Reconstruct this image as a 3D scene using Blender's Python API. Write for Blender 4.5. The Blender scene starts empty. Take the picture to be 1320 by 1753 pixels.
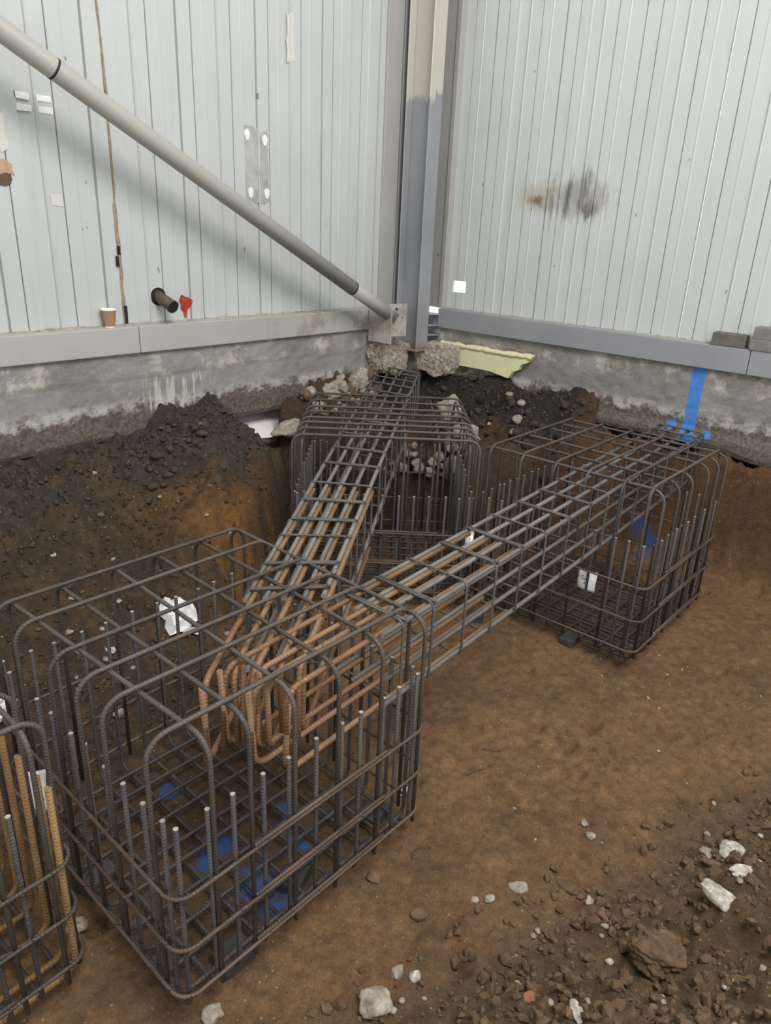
import bpy, bmesh, math, random
import numpy as np
from mathutils import Vector, Matrix, noise as mnoise

random.seed(7)
rng = np.random.default_rng(7)
scene = bpy.context.scene
COL = scene.collection
PI = math.pi

# ------------------------------------------------------------------ camera
cam_data = bpy.data.cameras.new('camera')
cam = bpy.data.objects.new('camera', cam_data)
COL.objects.link(cam)
cam_data.sensor_fit = 'VERTICAL'
cam_data.sensor_height = 36.0
cam_data.lens = 1237.77 / 1753.0 * 36.0
cam_data.clip_start = 0.05
cam_data.clip_end = 200
_p, _r, _y = (math.radians(a) for a in (21.7267, 2.6369, 41.1649))
_fw = Vector((math.cos(_y) * math.cos(_p), math.sin(_y) * math.cos(_p), -math.sin(_p)))
_rt = Vector((math.sin(_y), -math.cos(_y), 0))
_up = _rt.cross(_fw)
_r2 = math.cos(_r) * _rt + math.sin(_r) * _up
_u2 = -math.sin(_r) * _rt + math.cos(_r) * _up
_m = Matrix((_r2, _u2, -_fw)).transposed().to_4x4()
_m.translation = (0, 0, 2.262)
cam.matrix_world = _m
scene.camera = cam

# ------------------------------------------------------------------ world, lights, exposure
world = bpy.data.worlds.new('world')
scene.world = world
world.use_nodes = True
wn = world.node_tree
wn.nodes.clear()
w_out = wn.nodes.new('ShaderNodeOutputWorld')
w_bg = wn.nodes.new('ShaderNodeBackground')
w_geo = wn.nodes.new('ShaderNodeTexCoord')
w_sep = wn.nodes.new('ShaderNodeSeparateXYZ')
w_ramp = wn.nodes.new('ShaderNodeValToRGB')
w_map = wn.nodes.new('ShaderNodeMapRange')
w_map.inputs['From Min'].default_value = -1
w_map.inputs['From Max'].default_value = 1
wn.links.new(w_geo.outputs['Generated'], w_sep.inputs[0])
wn.links.new(w_sep.outputs['Z'], w_map.inputs['Value'])
wn.links.new(w_map.outputs[0], w_ramp.inputs[0])
w_ramp.color_ramp.elements[0].position = 0.30
w_ramp.color_ramp.elements[0].color = (0.62, 0.62, 0.60, 1)
w_ramp.color_ramp.elements[1].position = 0.55
w_ramp.color_ramp.elements[1].color = (0.95, 0.98, 1.0, 1)
wn.links.new(w_ramp.outputs[0], w_bg.inputs['Color'])
w_bg.inputs['Strength'].default_value = 1.25
wn.links.new(w_bg.outputs[0], w_out.inputs[0])


def area_light(name, loc, target, sx, sy, power, col=(1, 1, 1)):
    d = bpy.data.lights.new(name, 'AREA')
    d.shape = 'RECTANGLE'
    d.size, d.size_y = sx, sy
    d.energy = power
    d.color = col
    o = bpy.data.objects.new(name, d)
    COL.objects.link(o)
    o.location = loc
    o.rotation_euler = (Vector(target) - Vector(loc)).to_track_quat('-Z', 'Y').to_euler()
    return o


area_light('rooflight', (1.4, -1.0, 7.0), (3.2, 3.0, 1.2), 3.2, 3.2, 560, (1.0, 0.985, 0.96))

scene.view_settings.view_transform = 'Standard'
scene.view_settings.look = 'None'
scene.view_settings.gamma = 1
scene.view_settings.use_curve_mapping = False
scene.view_settings.exposure = 0.0


# ------------------------------------------------------------------ node helpers
class NT:
    def __init__(self, name, rough=0.8, metallic=0.0):
        self.m = bpy.data.materials.new(name)
        self.m.use_nodes = True
        self.t = self.m.node_tree
        self.t.nodes.clear()
        self.out = self.n('ShaderNodeOutputMaterial')
        self.b = self.n('ShaderNodeBsdfPrincipled')
        self.t.links.new(self.b.outputs[0], self.out.inputs[0])
        self.b.inputs['Roughness'].default_value = rough
        self.b.inputs['Metallic'].default_value = metallic
        self.pos = None

    def n(self, kind, **kw):
        x = self.t.nodes.new(kind)
        for k, v in kw.items():
            setattr(x, k, v)
        return x

    def l(self, a, b):
        self.t.links.new(a, b)

    def put(self, sock, v):
        if hasattr(v, 'is_output') or isinstance(v, bpy.types.NodeSocket):
            self.l(v, sock)
        elif isinstance(v, (tuple, list)) and len(v) == 3 and sock.type == 'RGBA':
            sock.default_value = (*v, 1)
        else:
            sock.default_value = v

    def position(self):
        if self.pos is None:
            self.pos = self.n('ShaderNodeNewGeometry').outputs['Position']
        return self.pos

    def math(self, op, a, b=0.0, clamp=False):
        x = self.n('ShaderNodeMath', operation=op, use_clamp=clamp)
        self.put(x.inputs[0], a)
        self.put(x.inputs[1], b)
        return x.outputs[0]

    def noise(self, scale, detail=6, rough=0.6, vec=None, stretch=None, dist=0.0):
        v = vec if vec is not None else self.position()
        if stretch:
            mp = self.n('ShaderNodeMapping')
            mp.inputs['Scale'].default_value = stretch
            self.l(v, mp.inputs[0])
            v = mp.outputs[0]
        x = self.n('ShaderNodeTexNoise')
        x.inputs['Scale'].default_value = scale
        x.inputs['Detail'].default_value = detail
        x.inputs['Roughness'].default_value = rough
        x.inputs['Distortion'].default_value = dist
        self.l(v, x.inputs['Vector'])
        return x.outputs['Fac']

    def ramp(self, fac, *stops):
        x = self.n('ShaderNodeValToRGB')
        e = x.color_ramp.elements
        while len(e) < len(stops):
            e.new(0.5)
        for i, (p, c) in enumerate(stops):
            e[i].position = p
            e[i].color = (*c, 1) if isinstance(c, tuple) else (c, c, c, 1)
        self.l(fac, x.inputs[0])
        return x.outputs[0]

    def step(self, v, lo, hi):
        x = self.n('ShaderNodeMapRange')
        x.interpolation_type = 'SMOOTHSTEP'
        x.inputs['From Min'].default_value = lo
        x.inputs['From Max'].default_value = hi
        self.put(x.inputs['Value'], v)
        return x.outputs[0]

    def mix(self, fac, a, b, blend='MIX'):
        x = self.n('ShaderNodeMix', data_type='RGBA', blend_type=blend)
        self.put(x.inputs[0], fac)
        self.put(x.inputs[6], a)
        self.put(x.inputs[7], b)
        return x.outputs[2]

    def xyz(self, v=None):
        s = self.n('ShaderNodeSeparateXYZ')
        self.l(v if v is not None else self.position(), s.inputs[0])
        return s.outputs

    def color(self, v):
        self.put(self.b.inputs['Base Color'], v)

    def bump(self, h, strength=0.4, dist=0.01):
        x = self.n('ShaderNodeBump')
        x.inputs['Strength'].default_value = strength
        x.inputs['Distance'].default_value = dist
        self.l(h, x.inputs['Height'])
        self.l(x.outputs[0], self.b.inputs['Normal'])


def flat(name, col, rough=0.75, var=0.25, scale=9, metallic=0.0, bump=0.15):
    m = NT(name, rough, metallic)
    nz = m.noise(scale, 8, 0.65)
    dark = tuple(c * (1 - var) for c in col)
    lite = tuple(min(1, c * (1 + var)) for c in col)
    m.color(m.ramp(nz, (0.3, dark), (0.7, lite)))
    if bump:
        m.bump(m.noise(scale * 6, 5, 0.6), bump, 0.004)
    return m.m


def rebar(name, c1, c2, c3, rib=0.0014, pitch=0.0115, rough=0.62):
    m = NT(name, rough, 0.25)
    big = m.noise(5.5, 5, 0.6)
    fine = m.noise(70, 4, 0.7)
    oi = m.n('ShaderNodeObjectInfo').outputs['Random']
    f = m.math('ADD', m.math('MULTIPLY', big, 0.75), m.math('MULTIPLY', oi, 0.25))
    c = m.ramp(f, (0.36, c1), (0.62, c2))
    c = m.mix(m.step(fine, 0.55, 0.72), c, c3)
    m.color(c)
    uv = m.n('ShaderNodeUVMap').outputs[0]
    s = m.xyz(uv)
    u = m.math('ABSOLUTE', m.math('SUBTRACT', s[0], 0.5))
    ph = m.math('ADD', m.math('MULTIPLY', s[1], 2 * PI / pitch), m.math('MULTIPLY', u, 9.0))
    w = m.math('SINE', ph)
    w = m.step(w, 0.2, 0.9)
    h = m.math('ADD', w, m.math('MULTIPLY', fine, 0.35))
    m.bump(h, 1.0, rib)
    return m.m


M = {}
M['hoop'] = rebar('hoop_steel', (0.072, 0.059, 0.051), (0.115, 0.091, 0.076), (0.15, 0.11, 0.08), 0.0012)
M['ubar'] = rebar('ubar_steel', (0.050, 0.046, 0.050), (0.092, 0.077, 0.068), (0.14, 0.115, 0.10), 0.0026, 0.013)
M['lacer'] = rebar('lacer_steel', (0.085, 0.058, 0.043), (0.14, 0.097, 0.07), (0.19, 0.13, 0.09), 0.0012)
M['rust'] = rebar('rusty_steel', (0.20, 0.105, 0.052), (0.30, 0.175, 0.095), (0.36, 0.24, 0.14), 0.0018, 0.014)
M['ochre'] = rebar('ochre_rusty_steel', (0.20, 0.11, 0.042), (0.32, 0.19, 0.075), (0.16, 0.10, 0.055), 0.002, 0.014)
M['grey'] = rebar('grey_steel', (0.135, 0.124, 0.114), (0.215, 0.197, 0.182), (0.20, 0.155, 0.115), 0.0007)
M['link'] = rebar('link_steel', (0.085, 0.078, 0.072), (0.14, 0.125, 0.112), (0.17, 0.13, 0.10), 0.0006)
M['tip'] = flat('cut_end', (0.36, 0.33, 0.30), 0.6, 0.45, 12)
M['wire'] = flat('tie_wire_steel', (0.045, 0.04, 0.036), 0.5, 0.3, 30, 0.4)


# ------------------------------------------------------------------ object helpers
def link_obj(name, me, parent=None, mats=None):
    o = bpy.data.objects.new(name, me)
    COL.objects.link(o)
    if parent:
        o.parent = parent
    return o


def tag(o, label, cat, group=None, kind=None):
    o['label'] = label
    o['category'] = cat
    if group:
        o['group'] = group
    if kind:
        o['kind'] = kind
    return o


def empty(name, loc=(0, 0, 0), rz=0.0):
    o = bpy.data.objects.new(name, None)
    COL.objects.link(o)
    o.location = loc
    o.rotation_euler = (0, 0, rz)
    o.empty_display_size = 0.1
    return o


def mesh(name, verts, faces, mats, smooth=False, fmat=None, uvs=None):
    me = bpy.data.meshes.new(name)
    me.from_pydata([tuple(v) for v in verts], [], faces)
    for m in mats:
        me.materials.append(m)
    if smooth:
        me.polygons.foreach_set('use_smooth', [True] * len(me.polygons))
    if fmat is not None:
        me.polygons.foreach_set('material_index', fmat)
    if uvs is not None:
        lay = me.uv_layers.new(name='UVMap')
        lay.data.foreach_set('uv', np.asarray(uvs, dtype=np.float32).ravel())
    me.update()
    return me


def fillet(pts, rad, closed=False, n=6):
    P = [Vector(p) for p in pts]
    out = []
    N = len(P)
    for i in range(N):
        if not closed and i in (0, N - 1):
            out.append(P[i])
            continue
        a, b, c = P[i - 1], P[i], P[(i + 1) % N]
        d1, d2 = (a - b), (c - b)
        l1, l2 = d1.length, d2.length
        d1.normalize()
        d2.normalize()
        ang = d1.angle(d2)
        if ang > 3.1:
            out.append(b)
            continue
        t = min(rad / math.tan(ang / 2), l1 * 0.49, l2 * 0.49)
        r = t * math.tan(ang / 2)
        cen = b + (d1 + d2).normalized() * (r / math.sin(ang / 2))
        v1 = (b + d1 * t) - cen
        v2 = (b + d2 * t) - cen
        tot = v1.angle(v2)
        ax = v1.cross(v2).normalized()
        for k in range(n + 1):
            out.append(cen + Matrix.Rotation(tot * k / n, 3, ax) @ v1)
    return out


def tube_data(pts, r, seg=8, closed=False):
    P = [Vector(p) for p in pts]
    N = len(P)
    T = []
    for i in range(N):
        if closed:
            t = P[(i + 1) % N] - P[i - 1]
        else:
            t = P[min(i + 1, N - 1)] - P[max(i - 1, 0)]
        T.append(t.normalized())
    up = Vector((0, 0, 1)) if abs(T[0].z) < 0.9 else Vector((1, 0, 0))
    nrm = T[0].cross(up).normalized()
    V, F, UV, FM = [], [], [], []
    L = 0.0
    lens = []
    for i in range(N):
        if i:
            q = T[i - 1].rotation_difference(T[i])
            nrm = (q @ nrm)
            nrm = (nrm - T[i] * nrm.dot(T[i])).normalized()
            L += (P[i] - P[i - 1]).length
        lens.append(L)
        b = T[i].cross(nrm)
        for k in range(seg):
            a = 2 * PI * k / seg
            V.append(P[i] + (nrm * math.cos(a) + b * math.sin(a)) * r)
    M_ = N if closed else N - 1
    for i in range(M_):
        j = (i + 1) % N
        l1 = lens[i]
        l2 = lens[j] if j else L + (P[0] - P[-1]).length
        for k in range(seg):
            k2 = (k + 1) % seg
            F.append((i * seg + k, i * seg + k2, j * seg + k2, j * seg + k))
            UV += [(k / seg, l1), ((k + 1) / seg, l1), ((k + 1) / seg, l2), (k / seg, l2)]
            FM.append(0)
    if not closed:
        F.append(tuple(reversed(range(seg))))
        F.append(tuple(range((N - 1) * seg, N * seg)))
        UV += [(0, 0)] * (2 * seg)
        FM += [1, 1]
    return V, F, UV, FM


def tube(name, pts, r, mat, seg=8, closed=False, tip=None):
    V, F, UV, FM = tube_data(pts, r, seg, closed)
    me = mesh(name, V, F, [mat, tip or mat], True, FM, UV)
    if not closed:
        n = len(me.polygons)
        me.polygons[n - 1].use_smooth = False
        me.polygons[n - 2].use_smooth = False
    return me


def box_data(x0, x1, y0, y1, z0, z1):
    V = [(x, y, z) for z in (z0, z1) for y in (y0, y1) for x in (x0, x1)]
    F = [(0, 2, 3, 1), (4, 5, 7, 6), (0, 1, 5, 4), (2, 6, 7, 3), (0, 4, 6, 2), (1, 3, 7, 5)]
    return V, F


def box(name, x0, x1, y0, y1, z0, z1, mat, bevel=0.0, seg=2):
    V, F = box_data(x0, x1, y0, y1, z0, z1)
    me = mesh(name, V, F, [mat])
    if bevel:
        bm = bmesh.new()
        bm.from_mesh(me)
        bmesh.ops.bevel(bm, geom=bm.edges[:], offset=bevel, segments=seg, affect='EDGES', profile=0.6)
        bm.to_mesh(me)
        bm.free()
    return me


_ico = {}


def ico(sub):
    if sub not in _ico:
        bm = bmesh.new()
        bmesh.ops.create_icosphere(bm, subdivisions=sub, radius=1.0)
        bm.verts.ensure_lookup_table()
        V = np.array([v.co[:] for v in bm.verts])
        F = np.array([[v.index for v in f.verts] for f in bm.faces])
        bm.free()
        _ico[sub] = (V, F)
    return _ico[sub]


def rock_verts(sub, dims, seed, rough=0.35, freq=1.3, cuts=5, fine=0.06):
    V, F = ico(sub)
    off = Vector((seed * 7.13, seed * 3.7, seed * 1.9))
    r = random.Random(seed)
    planes = []
    for _ in range(cuts):
        d = Vector((r.gauss(0, 1), r.gauss(0, 1), r.gauss(0, 1))).normalized()
        planes.append((np.array(d), r.uniform(0.62, 0.9)))
    W = V.copy()
    for d, k in planes:
        dd = W @ d
        ex = np.maximum(dd - k, 0)
        W -= np.outer(ex * 0.85, d)
    out = np.empty_like(W)
    for i, v in enumerate(W):
        p = Vector(v)
        s = 1 + rough * mnoise.noise(p * freq + off) + fine * mnoise.noise(p * 5.5 + off) * 1.5
        out[i] = v * s
    return out * np.array(dims), F


def rock(name, loc, dims, seed, mat, rot=(0, 0, 0), sub=3, parent=None, **kw):
    V, F = rock_verts(sub, dims, seed, **kw)
    me = mesh(name, V, F.tolist(), [mat], True)
    o = link_obj(name, me, parent)
    o.location = loc
    o.rotation_euler = rot
    return o


# ------------------------------------------------------------------ numpy noise for the ground
def vnoise(x, y, seed=0):
    xi = np.floor(x).astype(np.int64)
    yi = np.floor(y).astype(np.int64)
    xf = x - xi
    yf = y - yi

    def h(a, b):
        n = (a * 374761393 + b * 668265263 + seed * 974711) & 0x7fffffff
        n = ((n ^ (n >> 13)) * 1274126177) & 0x7fffffff
        return ((n ^ (n >> 16)) & 0xffff) / 65535.0
    u = xf * xf * xf * (xf * (xf * 6 - 15) + 10)
    v = yf * yf * yf * (yf * (yf * 6 - 15) + 10)
    return (h(xi, yi) * (1 - u) + h(xi + 1, yi) * u) * (1 - v) + (h(xi, yi + 1) * (1 - u) + h(xi + 1, yi + 1) * u) * v


def fbm(x, y, f, octv=4, seed=0, gain=0.5):
    a, s, t = 1.0, 0.0, 0.0
    for k in range(octv):
        s = s + a * (vnoise(x * f + 11.3 * k, y * f - 7.1 * k, seed + k) - 0.5)
        t += a
        a *= gain
        f *= 2.03
    return s / t * 2


def sm(e0, e1, x):
    t = np.clip((x - e0) / (e1 - e0), 0, 1)
    return t * t * (3 - 2 * t)


XW, YW = 5.15, 4.205            # front faces of the base rails; walls stand a little behind
XP, YP = 5.245, 4.30            # cladding planes
B0 = np.array([2.664, 3.077])   # near-left corner of the rear cage
BD = np.array([0.747, 0.665])   # its depth direction
BW = np.array([0.667, -0.745])  # its width direction


def ground_fields(x, y):
    wob = fbm(x, y, 2.1, 4, 3)
    # left bank along the left wall
    yf = 2.72 + 0.6 * sm(1.3, 2.9, x) + 0.10 * wob
    zc = 0.87 + 0.15 * sm(2.2, 2.6, x) * (1 - sm(2.9, 3.15, x)) - 0.20 * sm(3.0, 3.2, x) + 0.25 * sm(3.75, 3.95, x)
    t = np.clip((y - yf) / (4.18 - yf), 0, 1.15)
    soft = 0.55 * t + 0.45 * sm(0.35, 0.85, t)
    steep = 0.74 * sm(0.0, 0.42, t) + 0.26 * t
    k = sm(1.7, 2.5, x)
    left = zc * (soft * (1 - k) + steep * k)
    q = (x - B0[0]) * -BW[0] + (y - B0[1]) * -BW[1]
    s = (x - B0[0]) * BD[0] + (y - B0[1]) * BD[1]
    mm = np.maximum(q - 0.10, s - 1.2) + 0.04 * wob
    left = left * sm(0.0, 0.16, mm)
    # corner behind the rear cage
    wd = np.minimum(4.22 - y, 5.15 - x)
    corner = sm(1.2, 1.36, s + 0.04 * wob) * (0.66 + 0.40 * sm(0.34, 0.0, wd))
    corner = np.where((y > 2.4) & (x > 3.2), corner, 0)
    # right bank
    xf = 5.10 - 0.42 * sm(2.15, 2.6, y) + 0.05 * wob
    zr = 0.84 + 0.20 * sm(2.45, 2.8, y)
    tr = np.clip((x - xf) / (5.2 - xf), 0, 1.2)
    right = np.where(y > 2.2, 0.78 * sm(0, 0.3, tr) + (zr - 0.78) * sm(0.25, 1, tr), 0.86 * sm(0, 0.6, tr))
    right = right * (1 - 0.12 * sm(5.15, 5.2, x) * (y < 2.3))
    # spoil heap in the foreground
    d = ((x - 2.9) * (-0.55) + (y - 0.42) * (-1.8)) / 1.882
    d = d + 0.12 * wob
    heap = 0.34 * sm(0.0, 0.85, d) + 0.22 * np.clip(d - 0.5, 0, 1.5)
    heap = heap * sm(0.5, 1.3, x + 0.2 * wob)
    return left, right, corner, heap, d, q, s, wob


def ground_height(x, y):
    left, right, corner, heap, d, q, s, wob = ground_fields(x, y)
    h = np.maximum(np.maximum(left, right), np.maximum(corner, heap))
    bank = sm(0.03, 0.2, np.maximum(np.maximum(left, right), corner))
    hp = sm(0.0, 0.12, heap)
    rough = np.clip(bank + hp, 0, 1)
    h = h + 0.022 * fbm(x, y, 1.7, 3, 11) * (1 - 0.3 * bank)
    h = h + rough * (0.085 * fbm(x, y, 4.6, 4, 21) + 0.050 * np.abs(fbm(x, y, 13, 3, 33)))
    churn = sm(0.34, 0.05, np.sqrt((x - 2.62) ** 2 + ((y - 0.98) * 1.2) ** 2) + 0.1 * wob)
    h = h + (0.0065 + 0.014 * rough + 0.016 * churn) * fbm(x, y, 34, 3, 44)
    h = h + 0.008 * (1 - rough) * np.abs(fbm(x, y, 12, 3, 46)) + 0.02 * churn * np.abs(fbm(x, y, 14, 3, 47))
    h = h + 0.006 * np.clip(fbm(x, y, 9, 3, 51), 0, 1) * (1 - rough)
    pit = np.clip(fbm(x, y, 7.0, 2, 61) - 0.42, 0, 1) * 0.10 * (1 - rough)
    # hollow under the crest of the left bank, and shallow scars down its face
    hol = np.exp(-(((x - 2.22) / 0.20) ** 2 + ((y - 3.66 - 0.05 * wob) / 0.075) ** 2))
    h = h - 0.13 * hol * bank
    h = h + 0.05 * bank * fbm(x + 0.5 * y, y * 0.45, 8, 3, 77)
    return h - pit


GX0, GX1, GY0, GY1 = -1.6, 5.6, -1.2, 4.75
NX, NY = 640, 530
gx = np.linspace(GX0, GX1, NX)
gy = np.linspace(GY0, GY1, NY)
GXX, GYY = np.meshgrid(gx, gy)
GH = ground_height(GXX, GYY)
# hollow running out beneath the left footing
GH = np.where((GYY > 4.16) & (GXX > 3.08) & (GXX < 3.85), np.minimum(GH, 0.66 + 0.05 * fbm(GXX, GYY, 6, 3, 9)), GH)
GH = np.where((GYY > 4.44) & ((GXX < 3.0) | (GXX > 3.95)), np.maximum(GH, 1.02), GH)
GH = np.where(GXX > 5.34, np.maximum(GH, 1.02), GH)
GH = np.where((GYY > 4.5) & (GXX > 3.0) & (GXX < 3.95), np.minimum(GH, 0.62), GH)


def ground(x, y):
    fx = (x - GX0) / (GX1 - GX0) * (NX - 1)
    fy = (y - GY0) / (GY1 - GY0) * (NY - 1)
    i, j = int(np.clip(fx, 0, NX - 2)), int(np.clip(fy, 0, NY - 2))
    a, b = fx - i, fy - j
    return float((GH[j, i] * (1 - a) + GH[j, i + 1] * a) * (1 - b) + (GH[j + 1, i] * (1 - a) + GH[j + 1, i + 1] * a) * b)


def build_ground():
    left, right, corner, heap, d, q, s, wob = ground_fields(GXX, GYY)
    n1 = fbm(GXX, GYY, 2.2, 5, 71)
    n2 = fbm(GXX, GYY, 8.0, 4, 81)
    n3 = fbm(GXX + 0.6 * GH, GYY + 0.8 * GH, 18.0, 3, 91)
    clay = np.array([0.212, 0.117, 0.053])
    clay2 = np.array([0.155, 0.084, 0.037])
    spoil = np.array([0.120, 0.073, 0.037])
    bankc = np.array([0.050, 0.033, 0.0185])
    black = np.array([0.020, 0.017, 0.015])
    orange = np.array([0.205, 0.096, 0.026])

    def mixc(c, to, f):
        return c * (1 - f[..., None]) + to * f[..., None]
    C = np.broadcast_to(clay, GXX.shape + (3,)).copy()
    C = mixc(C, clay2, np.clip(0.5 + 0.9 * n1 + 0.5 * n2, 0, 1) * 0.75)
    C = mixc(C, spoil, sm(-0.12, 0.15, d + 0.12 * n2))
    lb = sm(-0.25, 0.1, GYY - (2.72 + 0.6 * sm(1.3, 2.9, GXX)) + 0.2 * n1) * (GXX < 4.2)
    C = mixc(C, bankc, lb * sm(-0.3, 0.2, q + 0.1 * n1) * (0.75 + 0.25 * sm(-0.2, 0.3, n2)))
    of = sm(1.9, 2.4, GXX + 0.3 * n1) * (1 - sm(0.62, 0.82, GH + 0.15 * n2)) * sm(2.6, 2.9, GYY)
    C = mixc(C, orange, of * 0.9 * (1 - sm(2.85, 3.1, GXX)) * np.clip(0.75 + 1.1 * n2 + 0.5 * n1, 0, 1))
    back = sm(1.05, 1.25, s + 0.1 * n1) * (GXX > 3.2) * (GYY > 2.3)
    C = mixc(C, np.array([0.058, 0.036, 0.020]), back * np.clip(0.9 + 0.8 * n2, 0, 1))
    dk = sm(0.70, 0.92, GH + 0.16 * n2 + 0.1 * n1) * sm(2.5, 3.3, GYY) * (GXX < 3.2)
    C = mixc(C, black * 2.0, dk * 0.85)
    bk = sm(0.72, 0.88, GH + 0.10 * n2) * (GXX > 4.4) * sm(2.3, 2.6, GYY)
    C = mixc(C, black, bk * 0.95)
    rb = sm(0.05, 0.3, right) * (GXX > 4.4) * (1 - bk)
    C = mixc(C, np.array([0.092, 0.046, 0.018]), rb * 0.8)
    damp_shade = np.zeros_like(GXX)  # damp soil under the cages, plus shade of their bars painted into the colour
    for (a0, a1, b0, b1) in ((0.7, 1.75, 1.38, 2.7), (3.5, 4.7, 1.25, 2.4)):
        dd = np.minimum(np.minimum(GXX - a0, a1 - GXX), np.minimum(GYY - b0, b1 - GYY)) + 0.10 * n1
        damp_shade = np.maximum(damp_shade, sm(-0.06, 0.14, dd))
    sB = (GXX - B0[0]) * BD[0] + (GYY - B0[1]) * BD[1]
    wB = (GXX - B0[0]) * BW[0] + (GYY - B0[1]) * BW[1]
    damp_shade = np.maximum(damp_shade, sm(-0.05, 0.12, np.minimum(np.minimum(sB, 1.15 - sB), np.minimum(wB, 1.1 - wB))))
    damp_shade *= (GH < 0.12)
    C = mixc(C, np.array([0.055, 0.033, 0.018]), damp_shade * (0.62 + 0.25 * n2))
    C *= (1 + 0.30 * n2 + 0.24 * n3)[..., None]
    C = np.clip(C, 0.004, 1)
    V = np.stack([GXX, GYY, GH], -1).reshape(-1, 3)
    idx = np.arange(NX * NY).reshape(NY, NX)
    F = np.stack([idx[:-1, :-1], idx[:-1, 1:], idx[1:, 1:], idx[1:, :-1]], -1).reshape(-1, 4)
    me = bpy.data.meshes.new('floor')
    me.vertices.add(len(V))
    me.vertices.foreach_set('co', V.ravel())
    me.loops.add(F.size)
    me.loops.foreach_set('vertex_index', F.ravel().astype(np.int32))
    me.polygons.add(len(F))
    me.polygons.foreach_set('loop_start', (np.arange(len(F)) * 4).astype(np.int32))
    me.polygons.foreach_set('use_smooth', np.ones(len(F), dtype=bool))
    me.update()
    me.validate()
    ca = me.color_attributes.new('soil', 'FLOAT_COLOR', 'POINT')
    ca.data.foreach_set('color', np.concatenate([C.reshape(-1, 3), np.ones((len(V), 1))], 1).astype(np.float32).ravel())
    m = NT('soil', 0.93)
    at = m.n('ShaderNodeAttribute', attribute_name='soil')
    base = at.outputs['Color']
    f1 = m.noise(22, 8, 0.7)
    base = m.mix(1.0, base, m.ramp(f1, (0.3, 0.62), (0.7, 1.38)), 'MULTIPLY')
    f2 = m.noise(120, 4, 0.65)
    base = m.mix(0.55, base, m.ramp(f2, (0.35, 0.6), (0.66, 1.4)), 'MULTIPLY')
    vo = m.n('ShaderNodeTexVoronoi')
    vo.inputs['Scale'].default_value = 75
    m.l(m.position(), vo.inputs['Vector'])
    cs = m.xyz(vo.outputs['Color'])
    grit = m.math('MULTIPLY', m.math('GREATER_THAN', cs[0], 0.86), m.math('LESS_THAN', vo.outputs['Distance'], m.math('MULTIPLY', cs[1], 0.34)))
    base = m.mix(grit, base, m.mix(cs[2], (0.20, 0.135, 0.075), (0.42, 0.32, 0.20)))
    vd = m.n('ShaderNodeTexVoronoi')
    vd.inputs['Scale'].default_value = 38
    m.l(m.position(), vd.inputs['Vector'])
    ds = m.xyz(vd.outputs['Color'])
    bit = m.math('MULTIPLY', m.math('GREATER_THAN', ds[1], 0.72), m.math('LESS_THAN', m.math('ADD', vd.outputs['Distance'], m.math('MULTIPLY', f2, 0.35)), m.math('ADD', 0.10, m.math('MULTIPLY', ds[2], 0.20))))
    base = m.mix(m.math('MULTIPLY', bit, 0.7), base, (0.030, 0.019, 0.011))
    # blue marker paint sprayed on the blinding and the bank behind the right-hand cage
    p = m.xyz()

    def blob(cx, cy, cz, r):
        v = m.n('ShaderNodeVectorMath', operation='DISTANCE')
        m.l(m.position(), v.inputs[0])
        v.inputs[1].default_value = (cx, cy, cz)
        dd = m.math('ADD', v.outputs['Value'], m.math('MULTIPLY', m.math('SUBTRACT', f1, 0.5), 0.30))
        return m.step(dd, r, r * 0.2)
    bl = None
    for cx, cy, cz, r in ((1.20, 1.83, 0, .10), (1.13, 1.79, 0, .07), (1.20, 1.60, 0, .10), (1.19, 1.46, 0, .08), (1.50, 1.80, 0, .06),
                          (1.24, 2.2, 0, .07), (1.42, 1.62, 0, .05), (5.12, 1.82, 0.10, .12), (5.12, 1.90, 0.22, .11), (5.0, 1.80, 0.0, .10)):
        b = blob(cx, cy, cz, r)
        bl = b if bl is None else m.math('MAXIMUM', bl, b)
    base = m.mix(m.math('MULTIPLY', bl, 0.8), base, (0.03, 0.13, 0.40))
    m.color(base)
    hgt = m.math('ADD', m.math('MULTIPLY', m.noise(48, 9, 0.75), 1.2), m.math('MULTIPLY', grit, 0.6))
    m.bump(m.math('SUBTRACT', hgt, m.math('MULTIPLY', bit, 0.5)), 0.9, 0.014)
    me.materials.append(m.m)
    o = link_obj('floor', me)
    o['kind'] = 'structure'
    o['label'] = 'orange brown clay floor of the excavation with dark earth banks'
    return o


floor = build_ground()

# ------------------------------------------------------------------ walls
def soot(m, base, marks):
    p = m.xyz()
    nz = m.noise(16, 8, 0.75, stretch=(1, 1, 0.3))
    for (y, z, ry, rz, k, c) in marks:
        a = m.math('DIVIDE', m.math('SUBTRACT', p[1], y), ry)
        b = m.math('DIVIDE', m.math('SUBTRACT', p[2], z), rz)
        r = m.math('SQRT', m.math('ADD', m.math('MULTIPLY', a, a), m.math('MULTIPLY', b, b)))
        r = m.math('ADD', r, m.math('MULTIPLY', m.math('SUBTRACT', nz, 0.5), 2.4))
        base = m.mix(m.math('MULTIPLY', m.step(r, 1.0, 0.15), k), base, c)
    return base


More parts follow.
